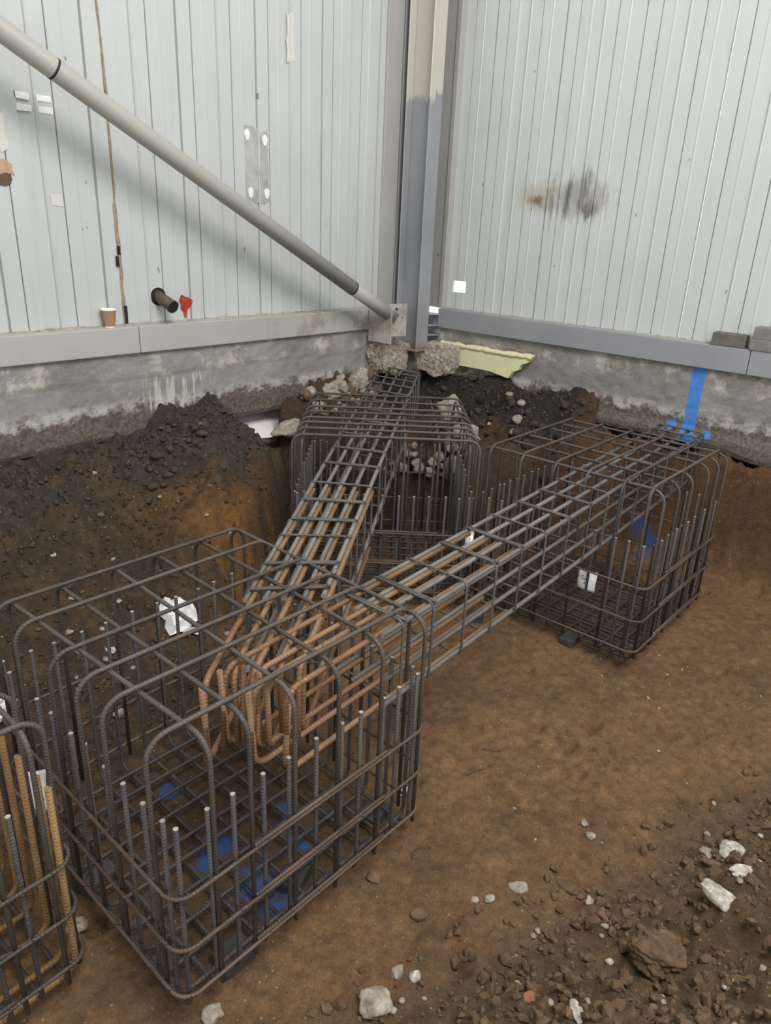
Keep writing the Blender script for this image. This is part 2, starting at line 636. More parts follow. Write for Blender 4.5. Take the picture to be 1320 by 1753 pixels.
def cladding_material(name, col, marks=()):
    m = NT(name, 0.42)
    n1 = m.noise(1.3, 5, 0.6)
    n2 = m.noise(14, 7, 0.7, stretch=(1, 1, 0.12))
    n3 = m.noise(60, 5, 0.7)
    c = m.ramp(n1, (0.3, tuple(x * 0.91 for x in col)), (0.7, col))
    c = m.mix(m.math('MULTIPLY', m.step(n2, 0.54, 0.74), 0.32), c, (0.33, 0.325, 0.30))
    sp = m.noise(19, 3, 0.5, stretch=(1, 1, 0.45))
    c = m.mix(m.math('MULTIPLY', m.step(sp, 0.735, 0.76), 0.75), c, (0.12, 0.11, 0.10))
    c = m.mix(m.math('MULTIPLY', m.step(n3, 0.68, 0.76), 0.4), c, (0.22, 0.2, 0.18))
    p = m.xyz()
    low = m.step(m.math('ADD', p[2], m.math('MULTIPLY', n2, 0.3)), 1.88, 1.60)
    c = m.mix(m.math('MULTIPLY', low, 0.22), c, (0.42, 0.40, 0.36))
    c = soot(m, c, marks)
    m.color(c)
    m.bump(n1, 0.05, 0.05)
    return m.m


M['clad_l'] = cladding_material('cladding_left', (0.515, 0.53, 0.525))
M['clad_r'] = cladding_material('cladding_right', (0.56, 0.585, 0.57), (
    (3.20, 2.475, 0.10, 0.055, 0.95, (0.05, 0.03, 0.012)), (3.18, 2.50, 0.26, 0.16, 0.45, (0.33, 0.25, 0.15)),
    (2.77, 2.42, 0.10, 0.09, 0.9, (0.06, 0.055, 0.05)), (2.86, 2.50, 0.34, 0.22, 0.6, (0.23, 0.21, 0.18)),
    (2.80, 2.56, 0.05, 0.24, 0.75, (0.11, 0.10, 0.09)), (2.93, 2.52, 0.035, 0.2, 0.75, (0.09, 0.08, 0.07)), (2.7, 2.52, 0.2, 0.14, 0.45, (0.3, 0.28, 0.24)),
    (3.06, 2.45, 0.03, 0.25, 0.6, (0.12, 0.11, 0.09))))

EDGES = [(0.0, 0), (0.105, 0), (0.19, 1), (0.293, 0), (0.392, 0), (0.474, 0)]   # start of each flat, its level
PW = 0.589


def panel_mesh(name, mat, holes=(), z0=1.60, z1=4.7):
    g = 0.004
    dep = 0.010
    us = [(0.0, -0.022), (g, -0.022), (g + 0.004, 0.0)]
    for i, (e, lv) in enumerate(EDGES[1:]):
        pv = EDGES[i][1]
        if e in (0.105, 0.392):      # open lap: narrow groove
            us += [(e - 0.004, -dep * pv), (e - 0.0015, -0.016), (e + 0.0015, -0.016), (e + 0.004, -dep * lv)]
        else:                        # rolled rib: a small rounded bead on the step
            us += [(e - 0.007, -dep * pv), (e - 0.003, 0.003), (e + 0.003, 0.003), (e + 0.007, -dep * lv)]
    us += [(PW - g - 0.004, 0.0), (PW - g, -0.022)]
    ul = [u for u in us]
    zl = [z0, z1]
    for (h0, h1, hz0, hz1) in holes:
        zl += [hz0, hz1]
        for e in (h0, h1):
            for i in range(len(ul) - 1):
                if ul[i][0] < e < ul[i + 1][0]:
                    t = (e - ul[i][0]) / (ul[i + 1][0] - ul[i][0])
                    ul.insert(i + 1, (e, ul[i][1] + t * (ul[i + 1][1] - ul[i][1])))
                    break
    zl = sorted(set(zl))
    V = [(u, d, z) for z in zl for (u, d) in ul]
    n = len(ul)
    F = []
    for j in range(len(zl) - 1):
        for i in range(n - 1):
            uc, zc = (ul[i][0] + ul[i + 1][0]) / 2, (zl[j] + zl[j + 1]) / 2
            if any(h0 < uc < h1 and a < zc < b for (h0, h1, a, b) in holes):
                continue
            F.append((j * n + i, j * n + i + 1, (j + 1) * n + i + 1, (j + 1) * n + i))
    me = mesh(name, V, F, [mat])
    return me


ceil = link_obj('unseen_ceiling', box('unseen_ceiling', -9.0, XP + 0.3, -9.0, YP + 0.3, 7.6, 7.75, flat('added_roof', (0.5, 0.5, 0.48), 0.7, 0.1, 3, 0, 0)))  # roof out of view, added to block overhead sky and deepen the pit
ceil['kind'] = 'structure'
ceil['label'] = 'unseen pale sheet roof added high above the excavation to block overhead sky'
wall_left = empty('wall_left', (0, YP, 0))
wall_left['kind'] = 'structure'
wall_left['label'] = 'white ribbed metal cladding wall above grey concrete footing, left of corner'
wall_right = empty('wall_right', (XP, 0, 0))
wall_right['kind'] = 'structure'
wall_right['label'] = 'white ribbed metal cladding wall above grey concrete footing, right of corner'

pm = panel_mesh('cladding_panel', M['clad_l'])
x = 2.258 - 5 * PW
while x < 5.0:
    o = link_obj('cladding_panel', pm, wall_left)
    o.location = (x, 0, 0)
    # local +y of the profile must face the room (-Y): mirror by turning the panel round
    o.rotation_euler = (0, 0, 0)
    o.scale = (1, -1, 1)
    sol = o.modifiers.new('thickness', 'SOLIDIFY')
    sol.thickness = 0.02
    sol.offset = 1
    x += PW

pmr = panel_mesh('cladding_panel', M['clad_r'])
# panels of the right wall run towards the camera (-Y); u = 3.113 - y
k = -2
while True:
    ytop = 3.113 - k * PW
    if ytop < -1.2:
        break
    if ytop > 4.5:
        k += 1
        continue
    hole = []
    for (ya, yb, za, zb) in ((3.795, 3.935, 1.738, 1.833), (4.06, 4.16, 1.99, 2.06)):
        if ytop - PW < yb and ya < ytop:
            hole.append((max(ytop - yb, 0.012), min(ytop - ya, PW - 0.012), za, zb))
    me_ = panel_mesh('cladding_panel', M['clad_r'], hole) if hole else pmr
    o = link_obj('cladding_panel', me_, wall_right)
    o.location = (0, ytop, 0)
    o.rotation_euler = (0, 0, -PI / 2)
    o.scale = (1, -1, 1)
    sol = o.modifiers.new('thickness', 'SOLIDIFY')
    sol.thickness = 0.02
    sol.offset = 1
    k += 1

# --- concrete footings
def concrete_material():
    m = NT('footing_concrete', 0.9)
    p = m.xyz()
    n1 = m.noise(2.2, 7, 0.65)
    n2 = m.noise(9, 8, 0.7)
    n3 = m.noise(45, 6, 0.7)
    c = m.ramp(n1, (0.3, (0.185, 0.175, 0.155)), (0.7, (0.325, 0.315, 0.29)))
    c = m.mix(m.math('MULTIPLY', m.step(n2, 0.5, 0.72), 0.5), c, (0.17, 0.155, 0.135))
    c = m.mix(m.math('MULTIPLY', m.step(n3, 0.52, 0.72), 0.35), c, (0.46, 0.44, 0.40))
    zz = m.math('ADD', p[2], m.math('MULTIPLY', m.math('SUBTRACT', n2, 0.5), 0.22))
    # damp earth stain on the lower half, pale lime band at its edge, mortar smears under the rail
    c = m.mix(m.math('MULTIPLY', m.step(zz, 1.14, 1.06), m.math('ADD', 0.62, m.math('MULTIPLY', m.step(n3, 0.6, 0.4), 0.3))), c, (0.080, 0.058, 0.038))
    band = m.math('MULTIPLY', m.step(zz, 1.05, 1.09), m.step(zz, 1.17, 1.12))
    c = m.mix(m.math('MULTIPLY', m.math('MULTIPLY', band, m.step(n2, 0.40, 0.60)), 0.8), c, (0.50, 0.485, 0.45))
    up = m.math('MULTIPLY', m.step(zz, 1.27, 1.31), m.step(m.noise(6.0, 6, 0.7), 0.50, 0.66))
    c = m.mix(m.math('MULTIPLY', up, 0.75), c, (0.55, 0.50, 0.43))
    # lime runs
    st = m.noise(26, 3, 0.5, stretch=(1, 1, 0.06))
    runs = m.math('MULTIPLY', m.step(st, 0.54, 0.60), m.math('MULTIPLY', m.step(p[2], 1.00, 1.06), m.step(p[2], 1.30, 1.22)))
    xr = m.math('MULTIPLY', m.step(p[0], 2.35, 2.5), m.step(p[0], 2.98, 2.85))
    c = m.mix(m.math('MULTIPLY', m.math('MULTIPLY', runs, xr), 0.85), c, (0.52, 0.49, 0.44))
    # blue marker line on the right footing
    wob = m.math('MULTIPLY', m.math('SUBTRACT', n2, 0.5), 0.05)
    yl = m.math('ADD', p[1], wob)
    line = m.math('MULTIPLY', m.math('MULTIPLY', m.step(yl, 1.665, 1.675), m.step(yl, 1.765, 1.755)), m.math('GREATER_THAN', p[0], 5.0))
    line = m.math('MULTIPLY', line, m.step(n3, 0.26, 0.36))
    for (cy, cz, r) in ((1.835, 1.01, 0.04), (1.585, 0.985, 0.035), (1.66, 0.93, 0.05)):
        a = m.math('SUBTRACT', yl, cy)
        b = m.math('SUBTRACT', p[2], cz)
        rr = m.math('SQRT', m.math('ADD', m.math('MULTIPLY', a, a), m.math('MULTIPLY', b, b)))
        line = m.math('MAXIMUM', line, m.math('MULTIPLY', m.step(rr, r, r * 0.7), m.math('GREATER_THAN', p[0], 5.0)))
    c = m.mix(m.math('MULTIPLY', line, 0.92), c, (0.05, 0.22, 0.66))
    m.color(c)
    m.bump(m.math('ADD', n2, m.math('MULTIPLY', n3, 0.5)), 0.45, 0.02)
    return m.m


M['footing'] = concrete_material()
M['broken'] = NT('broken_concrete', 0.95).m
_b = NT('broken_concrete_face', 0.95)
_n = _b.noise(34, 8, 0.75)
_v = _b.n('ShaderNodeTexVoronoi')
_v.inputs['Scale'].default_value = 60
_b.l(_b.position(), _v.inputs['Vector'])
_c = _b.ramp(_n, (0.32, (0.24, 0.19, 0.145)), (0.52, (0.50, 0.43, 0.36)), (0.70, (0.72, 0.67, 0.60)))
_b.color(_b.mix(0.35, _c, _b.ramp(_v.outputs['Distance'], (0.0, 0.55), (0.6, 1.2)), 'MULTIPLY'))
_b.bump(_b.noise(50, 8, 0.8), 0.9, 0.02)
M['broken'] = _b.m


def rough_slab(name, L, z0f, z1, depth, mat, nx=160, nz=18, amp=0.012, seed=1, flare=None):
    """A cast concrete strip: front and bottom uneven, bottom edge given by z0f(u)."""
    V, F = [], []
    for j in range(nz + 1):
        for i in range(nx + 1):
            u = L * i / nx
            zb = z0f(u)
            z = zb + (z1 - zb) * j / nz
            e = amp * mnoise.noise(Vector((u * 3.1, z * 4.3, seed))) + amp * 0.5 * mnoise.noise(Vector((u * 14, z * 17, seed + 5)))
            if j == 0:
                e -= 0.012
            if flare:
                e += flare(u, z)
            V.append((u, e, z))
    n = nx + 1
    for j in range(nz):
        for i in range(nx):
            F.append((j * n + i, j * n + i + 1, (j + 1) * n + i + 1, (j + 1) * n + i))
    base = len(V)
    for i in range(n):
        u = L * i / nx
        V.append((u, -depth, z0f(u)))
    for i in range(n):
        V.append((L * i / nx, -depth, z1))
    for i in range(nx):
        F.append((base + i, base + i + 1, i + 1, i))
        F.append((nz * n + i, nz * n + i + 1, base + n + i + 1, base + n + i))
        F.append((base + n + i, base + n + i + 1, base + i + 1, base + i))
    F.append(tuple([base, *[j * n for j in range(nz + 1)], base + n]))
    F.append(tuple([base + nx, base + n + nx, *[j * n + nx for j in range(nz, -1, -1)]]))
    return mesh(name, V, F, [mat], False)


def zl(u):
    X = -1.2 + u
    z = 0.895 - 0.012 * mnoise.noise(Vector((u * 1.7, 3, 0)))
    z += 0.05 * float(sm(3.75, 4.3, np.array(X))) + 0.12 * float(sm(4.4, 4.6, np.array(X)))
    return z + 0.008 * mnoise.noise(Vector((u * 9, 1, 0)))


me = rough_slab('concrete_footing', 6.15, zl, 1.452, 0.34, M['footing'], 190, 18, 0.010, 2, lambda u, z: 0.005 if z > 1.27 else 0.0)
o = link_obj('concrete_footing', me, wall_left)
o.location = (-1.2, YW + 0.035 - YP, 0)
o.scale = (1, -1, 1)


def zr(u):
    Y = 4.15 - u
    z = 0.905 - 0.05 * float(sm(1.6, 1.2, np.array(Y))) - 0.05 * float(sm(1.3, 0.7, np.array(Y)))
    return z + 0.012 * mnoise.noise(Vector((u * 5, 7, 0)))


me = rough_slab('concrete_footing', 5.6, zr, 1.452, 0.34, M['footing'], 190, 18, 0.014, 5, lambda u, z: 0.03 * float(sm(1.02, 0.96, np.array(z))))
o = link_obj('concrete_footing', me, wall_right)
o.location = (XW + 0.035 - XP, 4.15, 0)
o.rotation_euler = (0, 0, -PI / 2)
o.scale = (1, -1, 1)

# --- steel base rails
def painted(name, col, chips=(0.25, 0.16, 0.09), warm=None):
    m = NT(name, 0.5)
    n1 = m.noise(1.6, 5, 0.6)
    n2 = m.noise(18, 7, 0.7)
    c = m.ramp(n1, (0.3, tuple(x * 0.86 for x in col)), (0.7, col))
    c = m.mix(m.math('MULTIPLY', m.step(n2, 0.60, 0.74), 0.30), c, tuple(min(1, x * 1.35) for x in col))
    c = m.mix(m.math('MULTIPLY', m.step(m.noise(30, 6, 0.75), 0.66, 0.72), 0.55), c, chips)
    if warm:
        p = m.xyz()
        f = m.math('MULTIPLY', m.step(p[0], 3.0, 4.2), m.step(m.noise(5, 7, 0.7), 0.48, 0.62))
        c = m.mix(m.math('MULTIPLY', f, 0.6), c, warm)
    m.color(c)
    m.bump(n2, 0.08, 0.01)
    return m.m


M['rail_l'] = painted('rail_left_paint', (0.43, 0.43, 0.40), warm=(0.24, 0.16, 0.09))
M['rail_r'] = painted('rail_right_paint', (0.30, 0.305, 0.32), (0.42, 0.42, 0.42))
M['brace'] = painted('brace_paint', (0.385, 0.37, 0.34), (0.14, 0.09, 0.06))
M['dirt'] = flat('ledge_dirt', (0.33, 0.29, 0.24), 0.95, 0.4, 20)

rail = link_obj('trim_1', box('trim_1', -1.2, 2.4, YW, YP + 0.06, 1.44, 1.603, M['rail_l'], 0.006))
rail['kind'] = 'structure'
rail['label'] = 'pale grey steel base rail under the left cladding, with cup on it'
r2 = link_obj('rail_length', box('rail_length', 2.404, 4.72, YW, YP + 0.06, 1.44, 1.603, M['rail_l'], 0.006), rail)
rail = link_obj('trim_2', box('trim_2', XW, XP + 0.06, 1.41, 4.0, 1.437, 1.598, M['rail_r'], 0.006))
rail['kind'] = 'structure'
rail['label'] = 'mid grey steel base rail under the right cladding, carrying concrete blocks'
r2 = link_obj('rail_length', box('rail_length', XW, XP + 0.06, -1.2, 1.406, 1.437, 1.598, M['rail_r'], 0.006), rail)

# mortar and dirt ridges where cladding meets the rails
def ridge(name, p0, p1, nrm, parent, mat, seed, w=0.05, h=0.02):
    P0, P1, N = Vector(p0), Vector(p1), Vector(nrm)
    V, F = [], []
    n = 160
    prof = [(0.0, 1.0), (0.35, 0.75), (0.75, 0.3), (1.0, 0.0)]
    for i in range(n + 1):
        b = P0.lerp(P1, i / n)
        k = 0.35 + 0.65 * abs(mnoise.noise(Vector((i * 0.21, seed, 0)))) + 0.35 * mnoise.noise(Vector((i * 0.9, seed, 2)))
        k = max(0.08, k)
        for (a, z) in prof:
            V.append(b + N * (a * w * k) + Vector((0, 0, z * h * k)))
    m_ = len(prof)
    for i in range(n):
        for j in range(m_ - 1):
            F.append((i * m_ + j, i * m_ + j + 1, (i + 1) * m_ + j + 1, (i + 1) * m_ + j))
    o = link_obj(name, mesh(name, V, F, [mat], True), parent)
    return o


ridge('mortar_line', (-1.2, YP, 1.602), (4.7, YP, 1.602), (0, -1, 0), bpy.data.objects['trim_1'], M['dirt'], 1)
ridge('mortar_line', (XP, 3.95, 1.597), (XP, -1.2, 1.597), (-1, 0, 0), bpy.data.objects['trim_2'], M['dirt'], 2, 0.04, 0.015)

# --- marks fixed on the left cladding (children of the wall; local origin is (0, YP, 0))
def patch(name, pts, mat, parent, thick=0.003, off=0.012, side='L'):
    V = []
    n = len(pts)
    for d in (off, off + thick):
        for (a, z) in pts:
            V.append((a, -d, z) if side == 'L' else (-d, a, z))
    F = [tuple(range(n)), tuple(range(n, 2 * n))] + [(i, (i + 1) % n, n + (i + 1) % n, n + i) for i in range(n)]
    return link_obj(name, mesh(name, V, F, [mat]), parent)


M['primer'] = flat('grey_primer', (0.37, 0.375, 0.365), 0.6, 0.3, 7)
M['paperlab'] = flat('paper_label', (0.78, 0.78, 0.75), 0.8, 0.08, 30)
M['tape'] = flat('tape_patch', (0.58, 0.56, 0.52), 0.6, 0.06, 20)
M['card'] = flat('torn_card', (0.42, 0.29, 0.18), 0.9, 0.25, 25)
M['darkcard'] = flat('dark_torn_card', (0.10, 0.065, 0.04), 0.9, 0.25, 25)
M['foam'] = flat('expanding_foam', (0.30, 0.235, 0.16), 0.95, 0.35, 35, 0, 0.6)
M['hole'] = flat('black_gap', (0.012, 0.011, 0.010), 0.95, 0.2, 20)
M['redpaint'] = flat('red_sealant', (0.38, 0.035, 0.022), 0.5, 0.35, 25, 0, 0.5)


def sc(v):          # positions were read on the rail plane; the cladding lies a little further back
    return v * YP / YW


def rough_rect(a0, a1, z0, z1, seed, j=0.01, n=7):
    r = random.Random(seed)
    P = []
    for i in range(n):
        P.append((a0 + (a1 - a0) * i / n, z0 + r.uniform(-j, j)))
    for i in range(n):
        P.append((a1 + r.uniform(-j, j) * 0.5, z0 + (z1 - z0) * i / n))
    for i in range(n):
        P.append((a1 - (a1 - a0) * i / n, z1 + r.uniform(-j, j)))
    for i in range(n):
        P.append((a0 + r.uniform(-j, j) * 0.5, z1 - (z1 - z0) * i / n))
    return P


patch('primer_patch', rough_rect(3.32, 3.44, 2.36, 2.82, 3, 0.012), M['primer'], wall_left, 0.001, 0.0005)
patch('primer_patch', rough_rect(3.455, 3.53, 2.36, 2.80, 4, 0.014), M['primer'], wall_left, 0.001, 0.0005)
patch('primer_patch', rough_rect(3.70, 3.77, 3.25, 3.52, 4, 0.014), M['tape'], wall_left, 0.001, 0.0005)
for (a, z) in ((3.35, 2.77), (3.50, 2.75), (3.37, 2.42), (3.51, 2.42)):
    patch('filler_dab', [(a + 0.022 * math.cos(t) * (1 + .2 * math.sin(3 * t)), z + 0.034 * math.sin(t)) for t in np.linspace(0, 2 * PI, 11)[:-1]],
          M['paperlab'], wall_left, 0.004, 0.001)
for (a, z) in ((1.895, 2.80), (2.01, 2.80), (1.90, 2.745), (2.015, 2.745)):
    patch('paper_label', rough_rect(a - 0.038, a + 0.038, z - 0.016, z + 0.016, int(a * 1000), 0.002, 4), M['paperlab'], wall_left, 0.002, 0.001)
patch('tape_patch', rough_rect(1.985, 2.055, 2.275, 2.335, 8, 0.003, 3), M['tape'], wall_left, 0.002, 0.001)
patch('torn_card', rough_rect(1.62, 1.79, 2.54, 2.72, 9, 0.02, 5), M['tape'], wall_left, 0.002, 0.001)
patch('torn_card', rough_rect(1.62, 1.80, 2.415, 2.475, 10, 0.016, 5), M['card'], wall_left, 0.003, 0.001)
patch('torn_card', rough_rect(1.62, 1.785, 2.375, 2.42, 12, 0.016, 5), M['darkcard'], wall_left, 0.003, 0.002)
patch('torn_card', rough_rect(1.90, 2.0, 3.26, 3.31, 14, 0.012, 5), M['card'], wall_left, 0.003, 0.001)
# red sealant blob with a drip
blob = []
for t in np.linspace(0, 2 * PI, 26)[:-1]:
    r = 0.046 * (1 + 0.18 * math.sin(3 * t + 1) + 0.08 * math.sin(7 * t))
    zz = r * math.sin(t) * 1.1
    if abs(t - 1.5 * PI) < 0.3:
        zz -= 0.035
    blob.append((2.805 + r * math.cos(t), 1.715 + zz))
patch('red_sealant_patch', blob, M['redpaint'], wall_left, 0.004, 0.001)

# foam-filled open seam running up the left wall
def seam():
    V, F = [], []
    n = 150
    for i in range(n + 1):
        z = 1.60 + 2.6 * i / n
        w = 0.006 + 0.006 * abs(mnoise.noise(Vector((z * 6, 2, 0)))) + (0.007 if z < 2.3 else 0)
        c = 2.365 + 0.012 * mnoise.noise(Vector((z * 1.6, 0, 4))) + 0.006 * mnoise.noise(Vector((z * 9, 0, 4)))
        e = 0.006 + 0.006 * mnoise.noise(Vector((z * 14, 5, 1)))
        V += [(c - w, 0.004, z), (c - w * 0.5, -e - 0.003, z), (c + w * 0.5, -e - 0.003, z), (c + w, 0.004, z)]
    for i in range(n):
        for j in range(3):
            F.append((i * 4 + j, i * 4 + j + 1, (i + 1) * 4 + j + 1, (i + 1) * 4 + j))
    return mesh('foam_seam', V, F, [M['foam']], True)


link_obj('foam_seam', seam(), wall_left)
for (z0, z1, a) in ((1.60, 1.72, 2.372), (1.95, 2.01, 2.345), (2.02, 2.07, 2.36)):
    patch('seam_gap', rough_rect(a - 0.012, a + 0.008, z0, z1, int(z0 * 99), 0.004, 3), M['hole'], wall_left, 0.001, 0.011)

# ------------------------------------------------------------------ corner: column, flashing, channel ends
def column_material():
    m = NT('column_paint', 0.45)
    p = m.xyz()
    n = m.noise(16, 6, 0.7, stretch=(1, 1, 0.25))
    nb = m.noise(2.0, 4, 0.5)
    zz = m.math('ADD', p[2], m.math('MULTIPLY', m.math('SUBTRACT', n, 0.5), 0.30))
    grey = m.ramp(nb, (0.3, (0.235, 0.24, 0.26)), (0.7, (0.31, 0.315, 0.33)))
    c = m.mix(m.step(zz, 3.17, 3.19), grey, (0.50, 0.475, 0.42))
    c = m.mix(m.math('MULTIPLY', m.step(m.noise(22, 5, 0.7), 0.68, 0.73), 0.6), c, (0.10, 0.09, 0.08))
    c = m.mix(m.step(m.math('ADD', p[2], m.math('MULTIPLY', n, 0.12)), 1.40, 1.33), c, (0.25, 0.19, 0.14))
    m.color(c)
    return m.m


M['column'] = column_material()
column = empty('steel_column', (4.925, 4.105, 1.27))
tag(column, 'grey I-section steel column with cream painted top standing in the wall corner', 'column')
cx0, cx1 = -0.075, 0.075


def cbox(name, a, b, c, d, z0=0.0, z1=3.4, bev=0.004):
    return link_obj(name, box(name, a, b, c, d, z0, z1, M['column'], bev, 1), column)


cbox('flange', cx0, cx1, -0.125, -0.112)
cbox('flange', cx0, cx1, 0.112, 0.125)
cbox('web', -0.005, 0.005, -0.112, 0.112)
cbox('base_plate', -0.09, 0.09, -0.135, 0.135, -0.018, 0.0)

M['flash_d'] = painted('flashing_dark', (0.235, 0.235, 0.235), (0.08, 0.07, 0.06))
M['flash'] = painted('flashing', (0.40, 0.39, 0.37), (0.1, 0.09, 0.08))
tr = link_obj('trim_3', box('trim_3', 5.045, XP + 0.02, 4.17, YP, 1.60, 4.7, M['flash_d'], 0.003, 1))
tr['kind'] = 'structure'
tr['label'] = 'grey folded corner flashing strips behind the steel column'
VV, FF = [], []
for bb in ((4.03, 4.17, 1.60, 2.015), (4.03, 4.17, 2.04, 4.7), (4.03, 4.068, 2.015, 2.04), (4.096, 4.17, 2.015, 2.04)):
    v_, f_ = box_data(XP - 0.05, XP, *bb)
    FF += [tuple(q + len(VV) for q in g) for g in f_]
    VV += v_
link_obj('flashing_strip', mesh('flashing_strip', VV, FF, [M['flash']]), tr)
link_obj('flashing_strip', box('flashing_strip', XP - 0.065, XP, 3.985, 4.028, 1.60, 4.7, M['flash'], 0.003, 1), tr)
link_obj('flashing_strip', box('flashing_strip', 4.86, 5.04, YP - 0.03, YP, 1.60, 4.7, M['flash_d'], 0.003, 1), tr)
link_obj('flashing_strip', box('flashing_strip', 4.68, 4.855, YP - 0.02, YP, 1.60, 4.7, M['flash'], 0.003, 1), tr)

chan = empty('steel_channel', (5.12, 4.03, 1.40))
tag(chan, 'cut steel channel ends poking out behind the column beside the right rail', 'channel')
for (z, t, m_) in ((0.155, 0.012, M['rail_l']), (0.06, 0.012, M['rail_r']), (-0.02, 0.012, M['rail_r'])):
    o = link_obj('channel_flange', box('channel_flange', -0.14, 0.08, -0.05, 0.10, z - t, z, m_, 0.002, 1), chan)
    o.rotation_euler = (0, 0.08, 0.15)
o = link_obj('channel_web', box('channel_web', 0.05, 0.06, -0.05, 0.10, -0.02, 0.15, M['rail_r'], 0.002, 1), chan)

# ------------------------------------------------------------------ diagonal brace tube
brace = empty('brace_tube', (4.521, 4.0, 1.572))
tag(brace, 'long cream painted steel brace tube sloping down across the left wall', 'brace')
bd = (Vector((1.703, 4.0, 3.023)) - Vector((4.521, 4.0, 1.572))).normalized()
o = link_obj('tube', tube('tube', [bd * 0.50, bd * 2.0, bd * 5.6], 0.0535, M['brace'], 24), brace)
o = link_obj('end_tube', tube('end_tube', [bd * -0.03, bd * 0.25, bd * 0.494], 0.051, M['brace'], 24), brace)
M['joint'] = flat('joint_black', (0.03, 0.026, 0.022), 0.8, 0.3, 30)
for t in (0.497, 2.905):
    o = link_obj('joint_ring', tube('joint_ring', [bd * (t - 0.006), bd * (t + 0.006)], 0.0546, M['joint'], 24), brace)
gus = box('gusset_plate', -0.02, 0.17, -0.012, 0.0, -0.17, 0.09, M['rail_l'], 0.002, 1)
o = link_obj('gusset_plate', gus, brace)
o.rotation_euler = (0, 0, -0.15)
o = link_obj('gusset_plate', box('gusset_plate', -0.05, -0.038, -0.06, 0.19, -0.22, 0.06, M['rail_l'], 0.002, 1), brace)
for (a, z) in ((0.06, 0.0), (0.12, -0.02), (0.05, 0.05)):
    link_obj('bolt', tube('bolt', [(a, -0.03, z), (a, -0.012, z)], 0.011, M['joint'], 6), brace)

# ------------------------------------------------------------------ yellow insulation, broken pads at the corner
M['yellow'] = flat('insulation_board', (0.74, 0.72, 0.42), 0.8, 0.08, 6)
M['foamedge'] = flat('insulation_foam', (0.68, 0.62, 0.38), 0.9, 0.15, 40)


def slabpoly(name, pts, x0, x1, mat):
    n = len(pts)
    V = [(x0, y, z) for (y, z) in pts] + [(x1, y, z) for (y, z) in pts]
    F = [tuple(range(n)), tuple(reversed(range(n, 2 * n)))] + [(i, n + i, n + (i + 1) % n, (i + 1) % n) for i in range(n)]
    return mesh(name, V, F, [mat])


ins = empty('insulation_board', (5.125, 3.45, 1.15))
tag(ins, 'pale yellow rigid insulation board with torn end fixed under the right rail', 'insulation')
lo = [(0.36, -0.03), (0.25, 0.0), (-0.05, 0.0), (-0.24, -0.03), (-0.28, 0.03), (-0.33, 0.05), (-0.35, 0.10), (-0.41, 0.12), (-0.45, 0.17), (-0.2, 0.16), (0.1, 0.155), (0.36, 0.155)]
link_obj('board', slabpoly('board', lo, 0.0, 0.05, M['yellow']), ins)
V, F = [], []
n = 60
for i in range(n + 1):
    y = 0.48 - 0.93 * i / n
    for (a, z) in ((0.0, 0.142), (-0.008, 0.148), (-0.012, 0.162), (-0.006, 0.178), (0.04, 0.184)):
        e = 0.009 * mnoise.noise(Vector((y * 14, a * 20, z * 20)))
        V.append((a + e, y, z + e + 0.006 * mnoise.noise(Vector((y * 40, 0, z * 9)))))
for i in range(n):
    for j in range(4):
        F.append((i * 5 + j, i * 5 + j + 1, (i + 1) * 5 + j + 1, (i + 1) * 5 + j))
link_obj('foam_bead', mesh('foam_bead', V, F, [M['foamedge']], True), ins)

def broken_block(loc, dims, seed, rz, taper):
    bm = bmesh.new()
    bmesh.ops.create_cube(bm, size=2.0)
    bmesh.ops.subdivide_edges(bm, edges=bm.edges[:], cuts=22, use_grid_fill=True)
    for v in bm.verts:
        p = v.co.copy()
        r_ = max(abs(p.x), abs(p.y), abs(p.z))
        l_ = p.length
        p *= 1 - 0.16 * (l_ / r_ - 1)
        p.x *= 1 + taper * p.z * 0.3
        if p.z < 0:
            p.z *= 1 - 0.35 * abs(p.x - 0.2) + 0.1
        q = Vector((p.x * 2.2 + seed, p.y * 2.2, p.z * 2.2))
        p *= 1 + 0.10 * mnoise.noise(q) + 0.07 * mnoise.noise(q * 3.1) + 0.05 * mnoise.noise(q * 7.7)
        v.co = (p.x * dims[0], p.y * dims[1], p.z * dims[2])
    me = bpy.data.meshes.new('broken_pad')
    bm.to_mesh(me)
    bm.free()
    me.materials.append(M['broken'])
    o = link_obj('broken_pad', me)
    o.location = loc
    o.rotation_euler = (0, 0, rz)
    return o


o = broken_block((4.70, 4.17, 1.185), (0.185, 0.10, 0.135), 4, 0.05, 0.5)
tag(o, 'broken pale concrete stub left of the column foot, above the rear beam end', 'concrete lump')
o = broken_block((5.07, 3.915, 1.185), (0.205, 0.10, 0.135), 9, -PI / 2 + 0.1, 0.3)
tag(o, 'broken pale concrete stub right of the column foot, beside yellow insulation', 'concrete lump')
o = rock('broken_pad', (5.02, 4.16, 1.10), (0.13, 0.13, 0.17), 15, flat('burnt_concrete', (0.10, 0.08, 0.06), 0.95, 0.4, 20), (0, 0, 0.5), 4, rough=0.2)
tag(o, 'dark stained concrete directly under the foot of the steel column', 'concrete lump')

# ------------------------------------------------------------------ small things on the rails
M['cupbrown'] = flat('cup_brown', (0.33, 0.20, 0.115), 0.7, 0.04, 8, 0, 0)
M['cupwhite'] = flat('cup_white', (0.82, 0.81, 0.78), 0.6, 0.03, 8, 0, 0)
M['coffee'] = flat('cup_inside', (0.70, 0.69, 0.66), 0.6, 0.03, 8, 0, 0)


